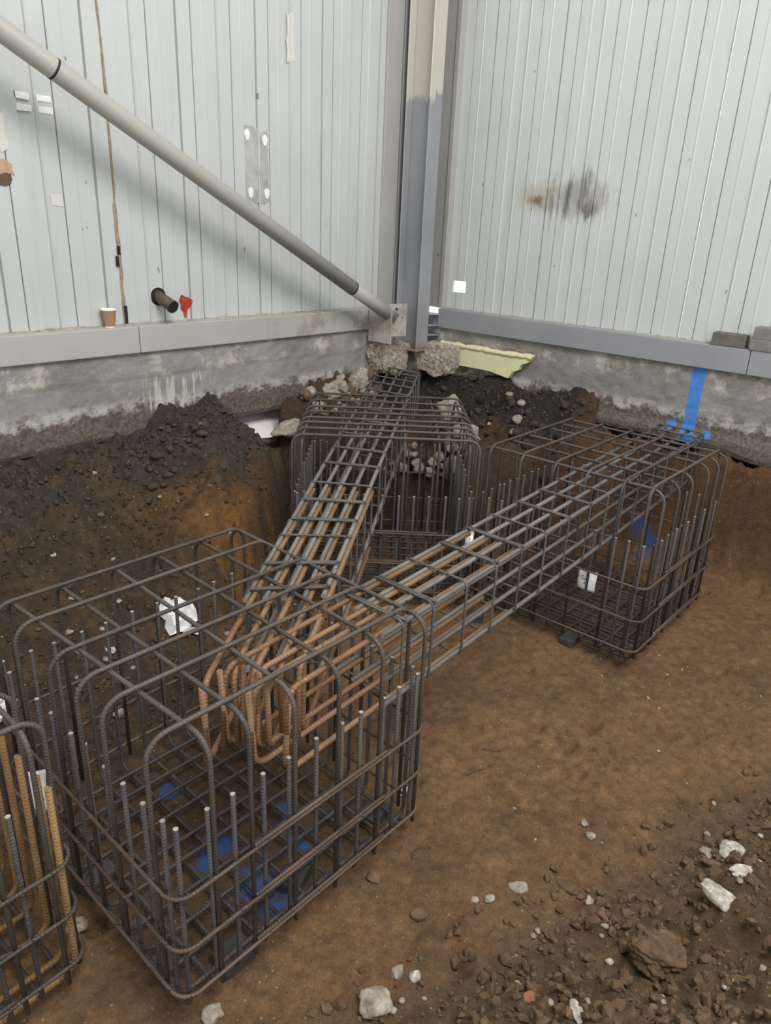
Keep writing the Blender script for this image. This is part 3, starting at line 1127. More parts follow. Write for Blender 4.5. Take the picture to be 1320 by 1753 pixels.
def lathe(name, prof, mats, fm=None, seg=28):
    V, F, FM = [], [], []
    for (r, z) in prof:
        for k in range(seg):
            a = 2 * PI * k / seg
            V.append((r * math.cos(a), r * math.sin(a), z))
    for i in range(len(prof) - 1):
        for k in range(seg):
            k2 = (k + 1) % seg
            F.append((i * seg + k, i * seg + k2, (i + 1) * seg + k2, (i + 1) * seg + k))
            FM.append(fm[i] if fm else 0)
    return mesh(name, V, F, mats, True, FM)


cup = empty('paper_cup', (2.236, 4.252, 1.603))
tag(cup, 'brown paper coffee cup with white rim standing on the left base rail', 'cup')
link_obj('sleeve', lathe('sleeve', [(0.0305, 0.008), (0.0425, 0.100)], [M['cupbrown']]), cup)
link_obj('cup_base', lathe('cup_base', [(0.0, 0.001), (0.030, 0.0), (0.0305, 0.010), (0.0, 0.010)], [M['cupwhite']]), cup)
link_obj('rim', lathe('rim', [(0.0425, 0.100), (0.0465, 0.103), (0.0465, 0.109), (0.043, 0.110), (0.041, 0.106), (0.036, 0.06), (0.0, 0.05)], [M['cupwhite']]), cup)

M['stub'] = flat('stub_brown', (0.085, 0.058, 0.045), 0.5, 0.35, 18)
stub = empty('pipe_stub', (2.61, YP, 1.765))
tag(stub, 'short dark brown pipe stub poking out of the left wall', 'pipe')
sd = Vector((0.015, -0.135, -0.05))
link_obj('barrel', tube('barrel', [sd * -0.4, sd * 0.3, sd], 0.038, M['stub'], 24, False, M['hole']), stub)
link_obj('socket_rim', tube('socket_rim', [sd * 0.88, sd * 1.04], 0.041, M['stub'], 24, False, M['hole']), stub)
link_obj('torn_hole', lathe('torn_hole', [(0.0, 0.001), (0.05, 0.001), (0.056, 0.0)], [M['hole']]), stub).rotation_euler = (PI / 2, 0, 0)

M['block'] = flat('block_concrete', (0.125, 0.115, 0.10), 0.9, 0.35, 14, 0, 0.5)
M['block2'] = flat('block_grey', (0.20, 0.195, 0.19), 0.9, 0.3, 12, 0, 0.5)


def block(loc, rz, mat, label, dims=(0.115, 0.225, 0.075)):
    a, b, c = dims
    me = box('concrete_block', -a / 2, a / 2, -b / 2, b / 2, 0, c, mat, 0.007, 2)
    o = link_obj('concrete_block', me)
    o.location = loc
    o.rotation_euler = (0, 0, rz)
    tag(o, label, 'block')
    return o


block((5.205, 1.565, 1.598), 0.04, M['block'], 'brown stained concrete block lying alone on the right rail', (0.10, 0.215, 0.085))
block((5.195, 1.275, 1.598), 0.02, M['block2'], 'lower concrete block of the pair stacked on the right rail', (0.10, 0.30, 0.072))
block((5.198, 1.265, 1.670), -0.02, M['block2'], 'upper concrete block of the pair stacked on the right rail', (0.10, 0.30, 0.078))

# ------------------------------------------------------------------ pale sheet showing under the left footing
M['sheet'] = flat('white_sheet', (0.86, 0.80, 0.80), 0.6, 0.06, 10, 0, 0)
V, F = [], []
nx_, ny_ = 26, 16
for j in range(ny_ + 1):
    for i in range(nx_ + 1):
        xx = 3.05 + 0.95 * i / nx_
        yy = 4.20 + 0.55 * j / ny_
        zz = 0.71 + 0.30 * (j / ny_) + 0.03 * mnoise.noise(Vector((xx * 6, yy * 5, 0))) + 0.02 * abs(mnoise.noise(Vector((xx * 15, yy * 9, 3))))
        V.append((xx, yy + 0.02 * mnoise.noise(Vector((xx * 7, 0, yy))), zz))
for j in range(ny_):
    for i in range(nx_):
        F.append((j * (nx_ + 1) + i, j * (nx_ + 1) + i + 1, (j + 1) * (nx_ + 1) + i + 1, (j + 1) * (nx_ + 1) + i))
o = link_obj('plastic_sheet', mesh('plastic_sheet', V, F, [M['sheet']], False))
o.modifiers.new('thickness', 'SOLIDIFY').thickness = 0.004
tag(o, 'pale pinkish plastic sheet showing through the gap under left footing', 'sheet')

# ------------------------------------------------------------------ rebar cages
R_HOOP, R_U, R_LACE, R_LINK, R_MAIN = 0.0078, 0.0078, 0.0064, 0.0054, 0.0102


def knot(p, r, seed):
    """A twisted tie-wire knot with two loose ends, returned as tube data."""
    rr = random.Random(seed)
    pts = []
    ax = rr.uniform(0, PI)
    for k in range(9):
        a = 2 * PI * k / 8 + ax
        pts.append(Vector(p) + Vector((math.cos(a) * r * 1.25, math.sin(a) * r * 1.25, r * 0.7 * math.sin(2 * a))))
    e = Vector((rr.uniform(-1, 1), rr.uniform(-1, 1), rr.uniform(0.1, 1))).normalized()
    pts.append(pts[-1] + e * rr.uniform(0.015, 0.035))
    return tube_data(pts, 0.0014, 4)


def ties(parent, places, r):
    V, F = [], []
    for i, p in enumerate(places):
        v, f, _, _ = knot(p, r, i + 1)
        b = len(V)
        V += v
        F += [tuple(b + q for q in g) for g in f]
    o = link_obj('tie_wire', mesh('tie_wire', V, F, [M['wire']]), parent)
    o['kind'] = 'stuff'
    return o


def make_cage(label, org, rz, W, D, H, xh, yh, bx, by, mats, lace=(0.13, 0.32, 0.52), tip=0.755, base=0.045, mx=None, rx=None):
    """xh: y of each hoop running along x; yh: (x near, x far) of each hoop running along y;
    bx / by: offsets of the base bars. All in the cage's own frame, near-left corner at the origin."""
    root = empty('rebar_cage', (org[0], org[1], 0.0), rz)
    tag(root, label, 'rebar cage')
    mh, mu, ml = mats
    foot = 0.07
    me = tube('top_hoop', fillet([(0, 0, foot), (0, 0, H), (W, 0, H), (W, 0, foot)], 0.07), R_HOOP, mh, 8, False, M['tip'])
    for y in xh:
        o = link_obj('top_hoop', me, root)
        o.location = (0, y, 0)
    H2 = H - 2 * R_HOOP
    me = tube('top_hoop', fillet([(0, 0, foot), (0, 0, H2), (0, D, H2), (0, D, foot)], 0.07), R_HOOP, mh, 8, False, M['tip'])
    for (xn, xf) in yh:
        o = link_obj('top_hoop', me, root)
        o.location = (xn, 0, 0)
        o.rotation_euler = (0, 0, math.atan2(-(xf - xn), D))
    i_ = 0.012
    me = tube('base_bar', fillet([(i_, 0, tip), (i_, 0, base + 0.016), (W - i_, 0, base + 0.016), (W - i_, 0, tip)], 0.05, n=5), rx or R_U, mx or mu, 8, False, M['tip'] if not mx else mx)
    r = random.Random(len(label))
    for y in by:
        o = link_obj('base_bar', me, root)
        o.location = (0, y, r.uniform(-0.006, 0.006))
    me = tube('base_bar', fillet([(0, i_, tip), (0, i_, base), (0, D - i_, base), (0, D - i_, tip)], 0.05, n=5), R_U, mu, 8, False, M['tip'])
    for x in bx:
        o = link_obj('base_bar', me, root)
        o.location = (x, 0, r.uniform(-0.006, 0.006))
    e = R_HOOP + R_LACE
    for z in lace:
        dz = r.uniform(-0.008, 0.008)
        pts = fillet([(-e, -e, z), (W + e, -e, z), (W + e, D + e, z + dz), (-e, D + e, z + dz)], 0.06, True)
        link_obj('lacing_bar', tube('lacing_bar', pts, R_LACE, ml, 8, True), root)
        # lapped second length along the near face
        pts = fillet([(0.25 * W, -e + 0.003, z + 0.013), (0.8 * W, -e + 0.002, z + 0.0135)], 0.01)
        link_obj('lacing_bar', tube('lacing_bar', pts, R_LACE, ml, 8, False, M['tip']), root)
    pl = []
    for y in xh:
        for (xn, xf) in yh:
            if r.random() < 0.6:
                pl.append((xn + (xf - xn) * y / D, y, H - R_HOOP))
    for z in lace:
        for x in bx:
            if r.random() < 0.5:
                pl.append((x, -e * 0.5, z))
        for y in by:
            if r.random() < 0.5:
                pl.append((-e * 0.5, y, z))
    ties(root, pl, 0.011)
    return root


def seq(a, b, n):
    return [a + (b - a) * i / (n - 1) for i in range(n)]


STD = (M['hoop'], M['ubar'], M['lacer'])
ax0, ay0 = 0.733, 1.335
cageA = make_cage('large dark rebar cage nearest the camera with rusty hooked bars inside', (ax0, ay0), 0, 1.06, 1.12, 1.0,
                  [v - ay0 for v in (2.394, 2.218, 1.972, 1.801, 1.652, 1.427)],
                  [(0.866 - ax0, 0.805 - ax0), (0.995 - ax0, 0.98 - ax0), (1.163 - ax0, 1.195 - ax0), (1.347 - ax0, 1.376 - ax0), (1.55 - ax0, 1.58 - ax0), (1.772 - ax0, 1.768 - ax0)],
                  [v - ax0 for v in (0.757, 0.856, 0.941, 1.05, 1.149, 1.262, 1.375, 1.464, 1.576, 1.657, 1.757)],
                  [v - ay0 for v in (1.39, 1.49, 1.594, 1.70, 1.818, 1.908, 2.039, 2.143, 2.246, 2.358)], STD)
cx0_, cy0_ = 3.4985, 1.2128
cageC = make_cage('dark rebar cage by the right wall with paper tag on its side', (cx0_, cy0_), 0.012, 1.07, 1.11, 1.074,
                  [v - cy0_ for v in (2.253, 2.04, 1.831, 1.6345, 1.4267, 1.2754)],
                  [(v - cx0_, v - cx0_) for v in (3.5425, 3.751, 3.943, 4.198, 4.366, 4.516)],
                  [v - cx0_ for v in (3.56, 3.66, 3.748, 3.802, 3.87, 3.956, 4.044, 4.146, 4.228, 4.316, 4.424, 4.513)],
                  [v - cy0_ for v in (1.261, 1.343, 1.418, 1.537, 1.64, 1.745, 1.861, 1.951, 2.05, 2.141, 2.232)], STD)
rzB = math.atan2(-0.745, 0.667)
# rear cage: own x runs along its width, own y along its depth
cageB = make_cage('dark rebar cage farthest away, set diagonally into the wall corner', tuple(B0), rzB, 1.10, 1.13, 1.11,
                  [0.02, 0.165, 0.30, 0.42, 0.58, 0.72, 0.91, 1.11],
                  [(v, v) for v in (0.06, 0.27, 0.40, 0.66, 0.86, 1.04)],
                  [0.03, 0.07, 0.12, 0.21, 0.32, 0.43, 0.54, 0.64, 0.73, 0.82, 0.92, 1.0, 1.06],
                  seq(0.04, 1.09, 11), STD)
cageD = make_cage('dark rebar cage cut off at left edge with ochre rusty bars', (-0.435, 1.645), 0.02, 1.03, 1.0, 1.01,
                  [0.04, 0.22, 0.42, 0.62, 0.8, 0.96],
                  [(v, v) for v in (0.05, 0.25, 0.45, 0.65, 0.85, 0.975)],
                  [0.05, 0.16, 0.27, 0.38, 0.49, 0.60, 0.71, 0.81, 0.90, 0.98],
                  [0.035, 0.105, 0.22, 0.33, 0.44, 0.55, 0.66, 0.77, 0.86, 0.95], (M['hoop'], M['ubar'], M['hoop']), (0.15, 0.34, 0.53), 0.775, 0.05, M['ochre'], 0.0105)

# ------------------------------------------------------------------ ground beams
def make_beam(label, L0, R0, L1, R1, z0, z1, links, n, depth, lap_t, hook_t, grey_t, lap_end, end_t=1.0, side=1):
    """A beam cage of n top and n bottom bars. t runs from the near end (0) to the far end (1)."""
    root = empty('reinforcement_cage', (L0[0], L0[1], z0 - depth))
    tag(root, label, 'beam cage')
    org = Vector((L0[0], L0[1], z0 - depth))

    def at(t, s, top):
        a = Vector((*L0, z0)).lerp(Vector((*L1, z1)), t)
        b = Vector((*R0, z0)).lerp(Vector((*R1, z1)), t)
        p = a.lerp(b, s)
        if not top:
            p.z -= depth
        return p - org
    along = (at(1, 0.5, True) - at(0, 0.5, True)).normalized()
    across = (at(0.5, 1, True) - at(0.5, 0, True)).normalized()
    for top in (True, False):
        nb = n if top else min(n, 4)
        for i in range(nb):
            s = i / (nb - 1)
            p0, p1 = at(grey_t[i % len(grey_t)], s, top), at(end_t, s, top)
            me = tube('main_bar', [p0, p0.lerp(p1, .5), p1], R_MAIN, M['grey'], 10, False, M['tip'])
            o = link_obj('main_bar', me, root)
            # rusty lap bar hooked at the near end
            sh = across * (0.0195 if i < nb - side else -0.0195) + Vector((0, 0, -0.006))
            a = at(hook_t + 0.012 * (i % 2), s, top) + sh
            b = at(lap_end + 0.006 * ((i * 7) % 3), s, top) + sh
            dz = -0.30 if top else 0.30
            lean = along * 0.02 * (1 if i % 2 else -1)
            h = a + Vector((0, 0, dz)) + lean
            me = tube('hooked_bar', fillet([h, a, a.lerp(b, .5), b], 0.055, n=7), R_MAIN, M['rust'], 10, False, M['rust'])
            o = link_obj('hooked_bar', me, root)
            o['label'] = 'rusty orange hooked bar'
    pl = []
    for k, t in enumerate(links):
        e = R_MAIN + R_LINK
        off = Vector((0, 0, e))
        ov = across * e
        p = [at(t, 0, True) + off - ov, at(t, 1, True) + off + ov, at(t, 1, False) - off + ov, at(t, 0, False) - off - ov]
        link_obj('link', tube('link', fillet(p, 0.028, True, 5), R_LINK, M['link'], 8, True), root)
        # lapped hook length of the link beside it on top
        p2 = [at(t, 0.04, True) + off + along * 0.013, at(t, 0.5, True) + off + along * 0.012, at(t, 1.0, True) + off + along * 0.013 + ov]
        if k % 3 != 2:
            link_obj('link', tube('link', p2, R_LINK, M['link'], 8), root)
        for i in range(n):
            if (i + k) % 2 == 0:
                pl.append(at(t, i / (n - 1), True) + off * 0.8)
            if (i + k) % 3 == 0:
                pl.append(at(t, i / (n - 1), False) - off * 0.5)
    ties(root, pl, 0.013)
    return root


def tx(x, x0, x1):
    return (x - x0) / (x1 - x0)


AC = (1.12, 5.05)
beamAC = make_beam('rebar ground beam running from nearest cage to the right wall', (1.12, 1.635), (1.12, 1.365), (5.05, 1.86), (5.05, 1.565), 0.96, 1.015,
                   [tx(v, *AC) for v in (1.70, 1.88, 2.10, 2.32, 2.53, 2.75, 2.98, 3.22, 3.44, 3.66, 3.88, 4.10, 4.32, 4.52, 4.72, 4.88, 5.02)],
                   4, 0.30, 0, 0.0, [tx(v, *AC) for v in (1.66, 1.66, 1.75, 1.60)], tx(2.52, *AC), 1.0, 2)
AB = (1.434, 4.714)
beamAB = make_beam('rebar ground beam running from nearest cage to the column corner', (1.434, 1.912), (1.664, 1.740), (4.714, 4.234), (4.735, 3.834), 0.965, 1.12,
                   [tx(v, *AB) for v in (1.46, 1.63, 1.85, 1.99, 2.18, 2.37, 2.61, 2.83, 3.06, 3.30, 3.52, 3.74, 3.95, 4.15, 4.32, 4.48, 4.60)],
                   5, 0.30, 0, tx(1.03, *AB), [tx(1.42, *AB)], tx(2.33, *AB), 0.972, 0)

# ------------------------------------------------------------------ spacer blocks under the cages
M['spacer'] = flat('spacer_block', (0.045, 0.047, 0.045), 0.8, 0.3, 18, 0, 0.4)
SP = [((3.53, 1.60), 0.1, 'dark concrete spacer block under the tagged cage by the right wall'),
      ((1.73, 1.50), 0.2, 'dark concrete spacer block under right end of nearest cage'),
      ((0.96, 1.41), -0.05, 'dark concrete spacer block under front corner of nearest cage'),
      ((1.30, 1.50), 0.4, 'dark concrete spacer block in the middle under nearest cage'),
      ((0.80, 2.0), 0.1, 'dark concrete spacer block under left side of nearest cage'),
      ((3.36, 2.15), 0.5, 'dark concrete spacer block under the right hand ground beam')]
for (p, rz, lb) in SP:
    me = box('spacer_block', -0.06, 0.06, -0.045, 0.045, -0.02, 0.048, M['spacer'], 0.012, 2)
    o = link_obj('spacer_block', me)
    o.location = (p[0], p[1], ground(*p))
    o.rotation_euler = (0, 0, rz)
    tag(o, lb, 'spacer block')

# ------------------------------------------------------------------ paper tags and crumpled plastic
M['paper'] = flat('white_paper', (0.83, 0.83, 0.82), 0.7, 0.03, 10, 0, 0)
M['ink'] = flat('pen_ink', (0.03, 0.03, 0.05), 0.6, 0.1, 10, 0, 0)


def tag_sheet(name, org, u, v, w, h, label, strokes=(), curl=0.012):
    root = empty(name, org)
    tag(root, label, 'tag')
    u, v = Vector(u).normalized(), Vector(v).normalized()
    nrm = u.cross(v).normalized()

    def pt(a, b):
        return u * (a - 0.5) * w + v * (b - 0.5) * h + nrm * (curl * math.sin(a * 3.0 + b) + curl * 0.4 * math.sin(b * 5))
    n = 8
    V = [pt(i / n, j / n) for j in range(n + 1) for i in range(n + 1)]
    F = [(j * (n + 1) + i, j * (n + 1) + i + 1, (j + 1) * (n + 1) + i + 1, (j + 1) * (n + 1) + i) for j in range(n) for i in range(n)]
    o = link_obj('sheet', mesh('sheet', V, F, [M['paper']], True), root)
    o.modifiers.new('thickness', 'SOLIDIFY').thickness = 0.0012
    if strokes:
        VV, FF = [], []
        for st in strokes:
            dense = []
            for k in range(len(st) - 1):
                for q in range(4):
                    t = q / 4
                    dense.append((st[k][0] * (1 - t) + st[k + 1][0] * t, st[k][1] * (1 - t) + st[k + 1][1] * t))
            dense.append(st[-1])
            for sgn in (1,):
                d, f, _, _ = tube_data([pt(a, b) + nrm * sgn * 0.0012 for (a, b) in dense], 0.0011, 5)
                b0 = len(VV)
                VV += d
                FF += [tuple(b0 + q for q in g) for g in f]
        link_obj('handwriting', mesh('handwriting', VV, FF, [M['ink']]), root)
    return root


WR = [[(0.20, 0.70), (0.27, 0.74), (0.34, 0.70)], [(0.27, 0.72), (0.25, 0.62), (0.26, 0.53)], [(0.37, 0.62), (0.35, 0.55), (0.40, 0.55), (0.42, 0.62), (0.43, 0.55)],
      [(0.46, 0.60), (0.52, 0.64), (0.49, 0.56), (0.55, 0.57)], [(0.42, 0.44), (0.40, 0.36), (0.46, 0.38), (0.44, 0.45)], [(0.50, 0.46), (0.52, 0.34)],
      [(0.50, 0.46), (0.56, 0.47), (0.52, 0.41), (0.57, 0.38), (0.52, 0.34)]]
# faces the camera side (-X): u runs along -Y so that writing reads left to right
tag_sheet('paper_tag', (3.525, 1.548, 0.44), (0.03, -1, 0.0), (0.0, 0.03, 1), 0.105, 0.118, 'white paper tag with pen writing tied to the cage by right wall', WR)
tag_sheet('paper_tag', (2.585, 1.735, 0.925), (0.6, -0.8, 0.1), (0.35, 0.25, 1), 0.038, 0.075, 'small white paper tag caught between bars on the right hand beam',
          [[(0.45, 0.4), (0.6, 0.45), (0.5, 0.35)]])
tag_sheet('paper_tag', (0.70, 2.14, 0.40), (0.62, -0.78, 0), (0.05, 0.05, 1), 0.055, 0.16, 'white paper strip tag hanging at left side of nearest cage',
          [[(0.75 + 0.16 * math.cos(t), 0.34 + 0.05 * math.sin(t)) for t in np.linspace(0, 6.3, 9)]])
M['plastic'] = flat('white_plastic', (0.80, 0.80, 0.78), 0.45, 0.08, 14, 0, 0)


def crumple(name, loc, rx, ry, rz, seed, label, cat='plastic'):
    r = random.Random(seed)
    V, F = [], []
    na, nr = 15, 4
    V.append((0, 0, rz * 0.6))
    prof = [r.uniform(0.6, 1.15) for _ in range(na)]
    for j in range(1, nr + 1):
        for i in range(na):
            a = 2 * PI * i / na
            k = j / nr * prof[i]
            z = rz * (r.uniform(0.1, 1.0) if j < nr else r.uniform(-0.3, 0.35))
            V.append((rx * k * math.cos(a), ry * k * math.sin(a), z))
    for i in range(na):
        F.append((0, 1 + i, 1 + (i + 1) % na))
    for j in range(nr - 1):
        for i in range(na):
            a, b = 1 + j * na + i, 1 + j * na + (i + 1) % na
            F += [(a, a + na, b), (b, a + na, b + na)]
    o = link_obj(name, mesh(name, V, F, [M['plastic']]))
    o.modifiers.new('thickness', 'SOLIDIFY').thickness = 0.002
    o.location = loc
    tag(o, label, cat)
    return o


def spot(x, y):
    """The point of the ground surface at (x, y)."""
    return Vector((x, y, ground(x, y)))


p = spot(1.917, 3.173)
o = crumple('crumpled_plastic', (p.x, p.y, p.z + 0.02), 0.125, 0.125, 0.07, 5, 'crumpled white plastic lying on the earth behind the nearest cage')
o.rotation_euler = (0.5, -0.2, 0.4)
p = spot(1.967, 3.102)
o = crumple('crumpled_plastic', (p.x, p.y, p.z + 0.012), 0.07, 0.04, 0.03, 8, 'small white plastic scrap beside the crumpled plastic behind nearest cage')
p = spot(0.888, 3.02)
o = crumple('crumpled_plastic', (p.x, p.y, p.z + 0.03), 0.06, 0.06, 0.06, 11, 'crumpled white plastic at the left edge above the ochre barred cage')
o.rotation_euler = (0.9, 0, 0.6)

# ------------------------------------------------------------------ stones and rubble
def stone_mat(name, c1, c2, c3, sc_=26):
    m = NT(name, 0.9)
    n = m.noise(sc_, 8, 0.72)
    m.color(m.ramp(n, (0.30, c1), (0.50, c2), (0.70, c3)))
    m.bump(m.noise(60, 6, 0.7), 0.5, 0.008)
    return m.m


M['white'] = stone_mat('white_stone', (0.15, 0.12, 0.09), (0.48, 0.43, 0.37), (0.74, 0.71, 0.65), 38)
M['pale'] = stone_mat('pale_stone', (0.14, 0.11, 0.08), (0.33, 0.28, 0.22), (0.55, 0.50, 0.43))
M['brownst'] = stone_mat('brown_stone', (0.085, 0.05, 0.028), (0.14, 0.088, 0.05), (0.21, 0.145, 0.09))
M['clod'] = stone_mat('earth_clod', (0.075, 0.044, 0.022), (0.118, 0.071, 0.036), (0.18, 0.114, 0.062), 40)
M['darkclod'] = stone_mat('dark_clod', (0.022, 0.017, 0.013), (0.048, 0.035, 0.024), (0.085, 0.062, 0.045), 40)
M['bankclod'] = stone_mat('bank_clod', (0.044, 0.028, 0.016), (0.066, 0.042, 0.023), (0.105, 0.07, 0.042), 40)
M['brick'] = stone_mat('brick_bit', (0.18, 0.07, 0.03), (0.28, 0.115, 0.05), (0.36, 0.18, 0.09))


def stone(x, y, w, h, mat, label, seed, group=None, cat='stone', rz=None, flat_=0.7, sub=3, lift=0.25, name='stone', **kw):
    """w, h: size across and away in metres."""
    p = spot(x, y)
    o = rock(name, (p.x, p.y, p.z + lift * min(w, h) * flat_), (w / 2, h / 2, min(w, h) / 2 * flat_), seed, mat, (0, 0, rz if rz is not None else seed * 1.3), sub, **kw)
    tag(o, label, cat, group)
    return o


YAW = math.radians(41.16)


def along_view(a):      # rotation about z for a stone whose long axis leans by a (0 = across the view)
    return YAW - PI / 2 + a


stone(2.167, 0.297, 0.075, 0.20, M['white'], 'large elongated white stone pointing to the lower right on spoil heap', 21, rz=along_view(0.5), sub=4)
stone(2.532, 0.357, 0.095, 0.085, M['white'], 'white wedge shaped stone at top of the white stone cluster', 22, rz=0.3, sub=4)
stone(2.363, 0.272, 0.13, 0.045, M['white'], 'narrow white stone lying crosswise in the white stone cluster', 23, rz=along_view(0.1), sub=4)
stone(2.484, 0.429, 0.055, 0.05, M['pale'], 'small pale stone at left of the white stone cluster', 24, sub=4)
stone(2.429, 0.383, 0.09, 0.035, M['brownst'], 'brown stone between the white stones on spoil heap', 25, rz=along_view(-0.5))
stone(1.175, 0.979, 0.105, 0.11, M['pale'], 'large mottled pale stone at bottom edge below nearest cage', 26, sub=4, rough=0.25)
stone(1.512, 1.081, 0.055, 0.065, M['brownst'], 'smooth brown cobble on the clay right of nearest cage', 27, rough=0.15, cuts=2, fine=0.02)
stone(1.304, 1, 0.042, 0.06, M['pale'], 'pale oval stone just above the large mottled stone', 28, rough=0.2)
stone(1.328, 0.941, 0.042, 0.036, M['white'], 'bright white pebble right of the pale oval stone', 29, rough=0.2)
stone(1.737, 0.933, 0.03, 0.045, M['pale'], 'pale upright pebble on clay left of the spoil heap', 30)
stone(1.696, 0.97, 0.032, 0.03, M['pale'], 'round pale pebble left of the upright pebble', 31)
stone(2.315, 0.856, 0.036, 0.03, M['pale'], 'upper of two small pale stones on the open clay', 32)
stone(2.27, 0.808, 0.045, 0.035, M['pale'], 'lower of two small pale stones on the open clay', 33)
stone(1.451, 0.458, 0.035, 0.075, M['white'], 'upright white stone chip at the bottom edge', 34, rz=along_view(0.1))
stone(1.864, 0.369, 0.17, 0.15, M['clod'], 'big cracked brown earth lump on the spoil heap', 35, cat='earth lump', sub=5, rough=0.45, fine=0.13, cuts=3)
stone(1.454, 0.605, 0.05, 0.035, M['brick'], 'orange brick fragment at bottom of the spoil heap', 36, cat='brick')
stone(1.84, 0.174, 0.03, 0.03, M['white'], 'round white pebble low on the spoil heap', 37)
stone(1.859, 0.885, 0.075, 0.05, M['pale'], 'flat pale stone half buried left of spoil heap', 38, lift=0.0)
stone(2.01, 0.675, 0.045, 0.03, M['pale'], 'pale stone at upper left edge of spoil heap', 39)
stone(2.018, 0.757, 0.10, 0.05, M['clod'], 'flat brown clod at upper left edge of spoil heap', 40, cat='earth lump', lift=0.1)
stone(2.421, 0.468, 0.055, 0.05, M['clod'], 'round brown clod just left of the white stone cluster', 41, cat='earth lump')
stone(1.506, 0.614, 0.07, 0.04, M['clod'], 'brown clod above the orange brick fragment', 42, cat='earth lump')
stone(1.501, 0.671, 0.03, 0.028, M['white'], 'small white stone left of the brick fragment', 43)
stone(1.959, 0.603, 0.06, 0.04, M['brownst'], 'angular brown stone on the left of spoil heap', 44)
stone(2.11, 0.551, 0.05, 0.028, M['brownst'], 'small brown stone at the crest of spoil heap', 45)
stone(1.916, 1.502, 0.07, 0.025, M['white'], 'white chip lying against right end of the nearest cage', 46)
stone(1.515, 1.298, 0.06, 0.05, M['brownst'], 'brown pebble at the right foot of nearest cage', 47)
stone(0.804, 1.303, 0.07, 0.06, M['pale'], 'pale stone against the front corner of nearest cage', 48)
stone(0.667, 1.904, 0.07, 0.09, M['pale'], 'pale lump beside the ochre barred cage', 49)
stone(1.331, 2.8, 0.055, 0.07, M['pale'], 'pale lump on earth inside left half of nearest cage', 50)
stone(1.478, 3.128, 0.05, 0.06, M['white'], 'white stone on slope behind left half of nearest cage', 51)
stone(1.44, 3.108, 0.06, 0.03, M['pale'], 'pale stone below the white stone behind nearest cage', 52)
stone(1.526, 3.003, 0.035, 0.03, M['pale'], 'little pale stone right of the white stone behind nearest cage', 53)
G = 'small stones scattered over the spoil heap'
rs = random.Random(3)
for i in range(70):
    while True:
        px, py = rs.uniform(1.0, 2.9), rs.uniform(-0.1, 0.95)
        if ((px - 2.9) * (-0.55) + (py - 0.42) * (-1.8)) / 1.882 > -0.06:
            break
    s_ = rs.uniform(0.012, 0.032)
    stone(px, py, s_, s_ * rs.uniform(0.7, 1.2), rs.choice([M['pale'], M['brownst'], M['clod'], M['clod'], M['brownst'], M['white']] if i % 3 else [M['pale']]),
          'small stone among the clods of the spoil heap', 100 + i, G, sub=2)
G = 'small stones scattered over the open clay floor'
for i in range(34):
    px, py = rs.uniform(1.9, 4.2), rs.uniform(0.6, 1.35)
    px += 0.6 * (1.2 - py)
    s_ = rs.uniform(0.010, 0.020)
    stone(px, py, s_, s_ * rs.uniform(0.7, 1.2), rs.choice([M['brownst'], M['pale'], M['brownst']]), 'tiny stone on the open clay floor', 200 + i, G, sub=2, lift=0.1)
G = 'pale stones in the earth bank below the left footing'
for i in range(42):
    px, py = rs.uniform(0.9, 2.7), rs.uniform(2.9, 4.05)
    s_ = rs.uniform(0.018, 0.05)
    stone(px, py, s_, s_ * rs.uniform(0.6, 1.1), rs.choice([M['pale'], M['pale'], M['white'], M['brownst'], M['clod']]), 'small stone in the dark earth bank below left footing', 300 + i, G, sub=2, lift=0.0)
G = 'dark lumps piled against the left footing'
for i in range(46):
    px, py = rs.uniform(2.1, 3.05), rs.uniform(3.75, 4.1)
    s_ = rs.uniform(0.03, 0.075)
    stone(px, py, s_ * 1.3, s_, rs.choice([M['darkclod'], M['darkclod'], M['bankclod']]), 'dark earth lump piled against the left footing', 400 + i, G, cat='earth lump', sub=2, lift=0.1)
G = 'broken concrete lumps between left footing and rear cage'
for i in range(44):
    xx = rs.uniform(3.72, 4.55)
    yy = rs.uniform(3.98, 4.17)
    s_ = rs.uniform(0.035, 0.11)
    o = rock('rubble_lump', (xx, yy, ground(xx, yy) + 0.3 * s_), (s_ * 0.65, s_ * 0.5, s_ * 0.45), 500 + i, rs.choice([M['broken'], M['broken'], M['brownst']]), (rs.random(), rs.random(), rs.random() * 6), 3)
    tag(o, 'broken concrete lump between left footing and the rear cage', 'rubble', G)
G = 'broken concrete lumps in the bank behind the rear cage'
for i in range(20):
    t = rs.uniform(0.5, 1.25)
    s_ = rs.uniform(0.035, 0.09)
    d = rs.uniform(1.24, 1.30)
    xx, yy = (B0 + BW * t + BD * d)
    zz = rs.uniform(0.45, 0.72)
    o = rock('rubble_lump', (xx, yy, zz), (s_ * 0.6, s_ * 0.6, s_ * 0.6), 530 + i, M['broken'], (rs.random(), rs.random(), rs.random() * 6), 3)
    tag(o, 'pale concrete lump set in the bank behind the rear cage', 'rubble', G)
for (t_, zz, a_, b_, sd_, lb) in ((1.02, 0.98, 0.10, 0.11, 580, 'upper pale concrete mass in the bank behind the rear cage'), (1.13, 0.78, 0.11, 0.12, 581, 'middle pale concrete mass in the bank behind the rear cage'), (1.07, 0.55, 0.06, 0.10, 582, 'lower pale concrete mass in the bank behind the rear cage')):
    xx, yy = B0 + BW * t_ + BD * 1.27
    o = rock('rubble_lump', (xx, yy, zz), (a_, 0.10, b_), sd_, M['broken'], (0.2, 0.1, rzB), 4, rough=0.5, fine=0.12)
    tag(o, lb, 'rubble')
o = rock('rubble_lump', (4.28, 4.12, 1.06), (0.10, 0.08, 0.10), 571, M['broken'], (0.4, 0.3, 0.7), 4)
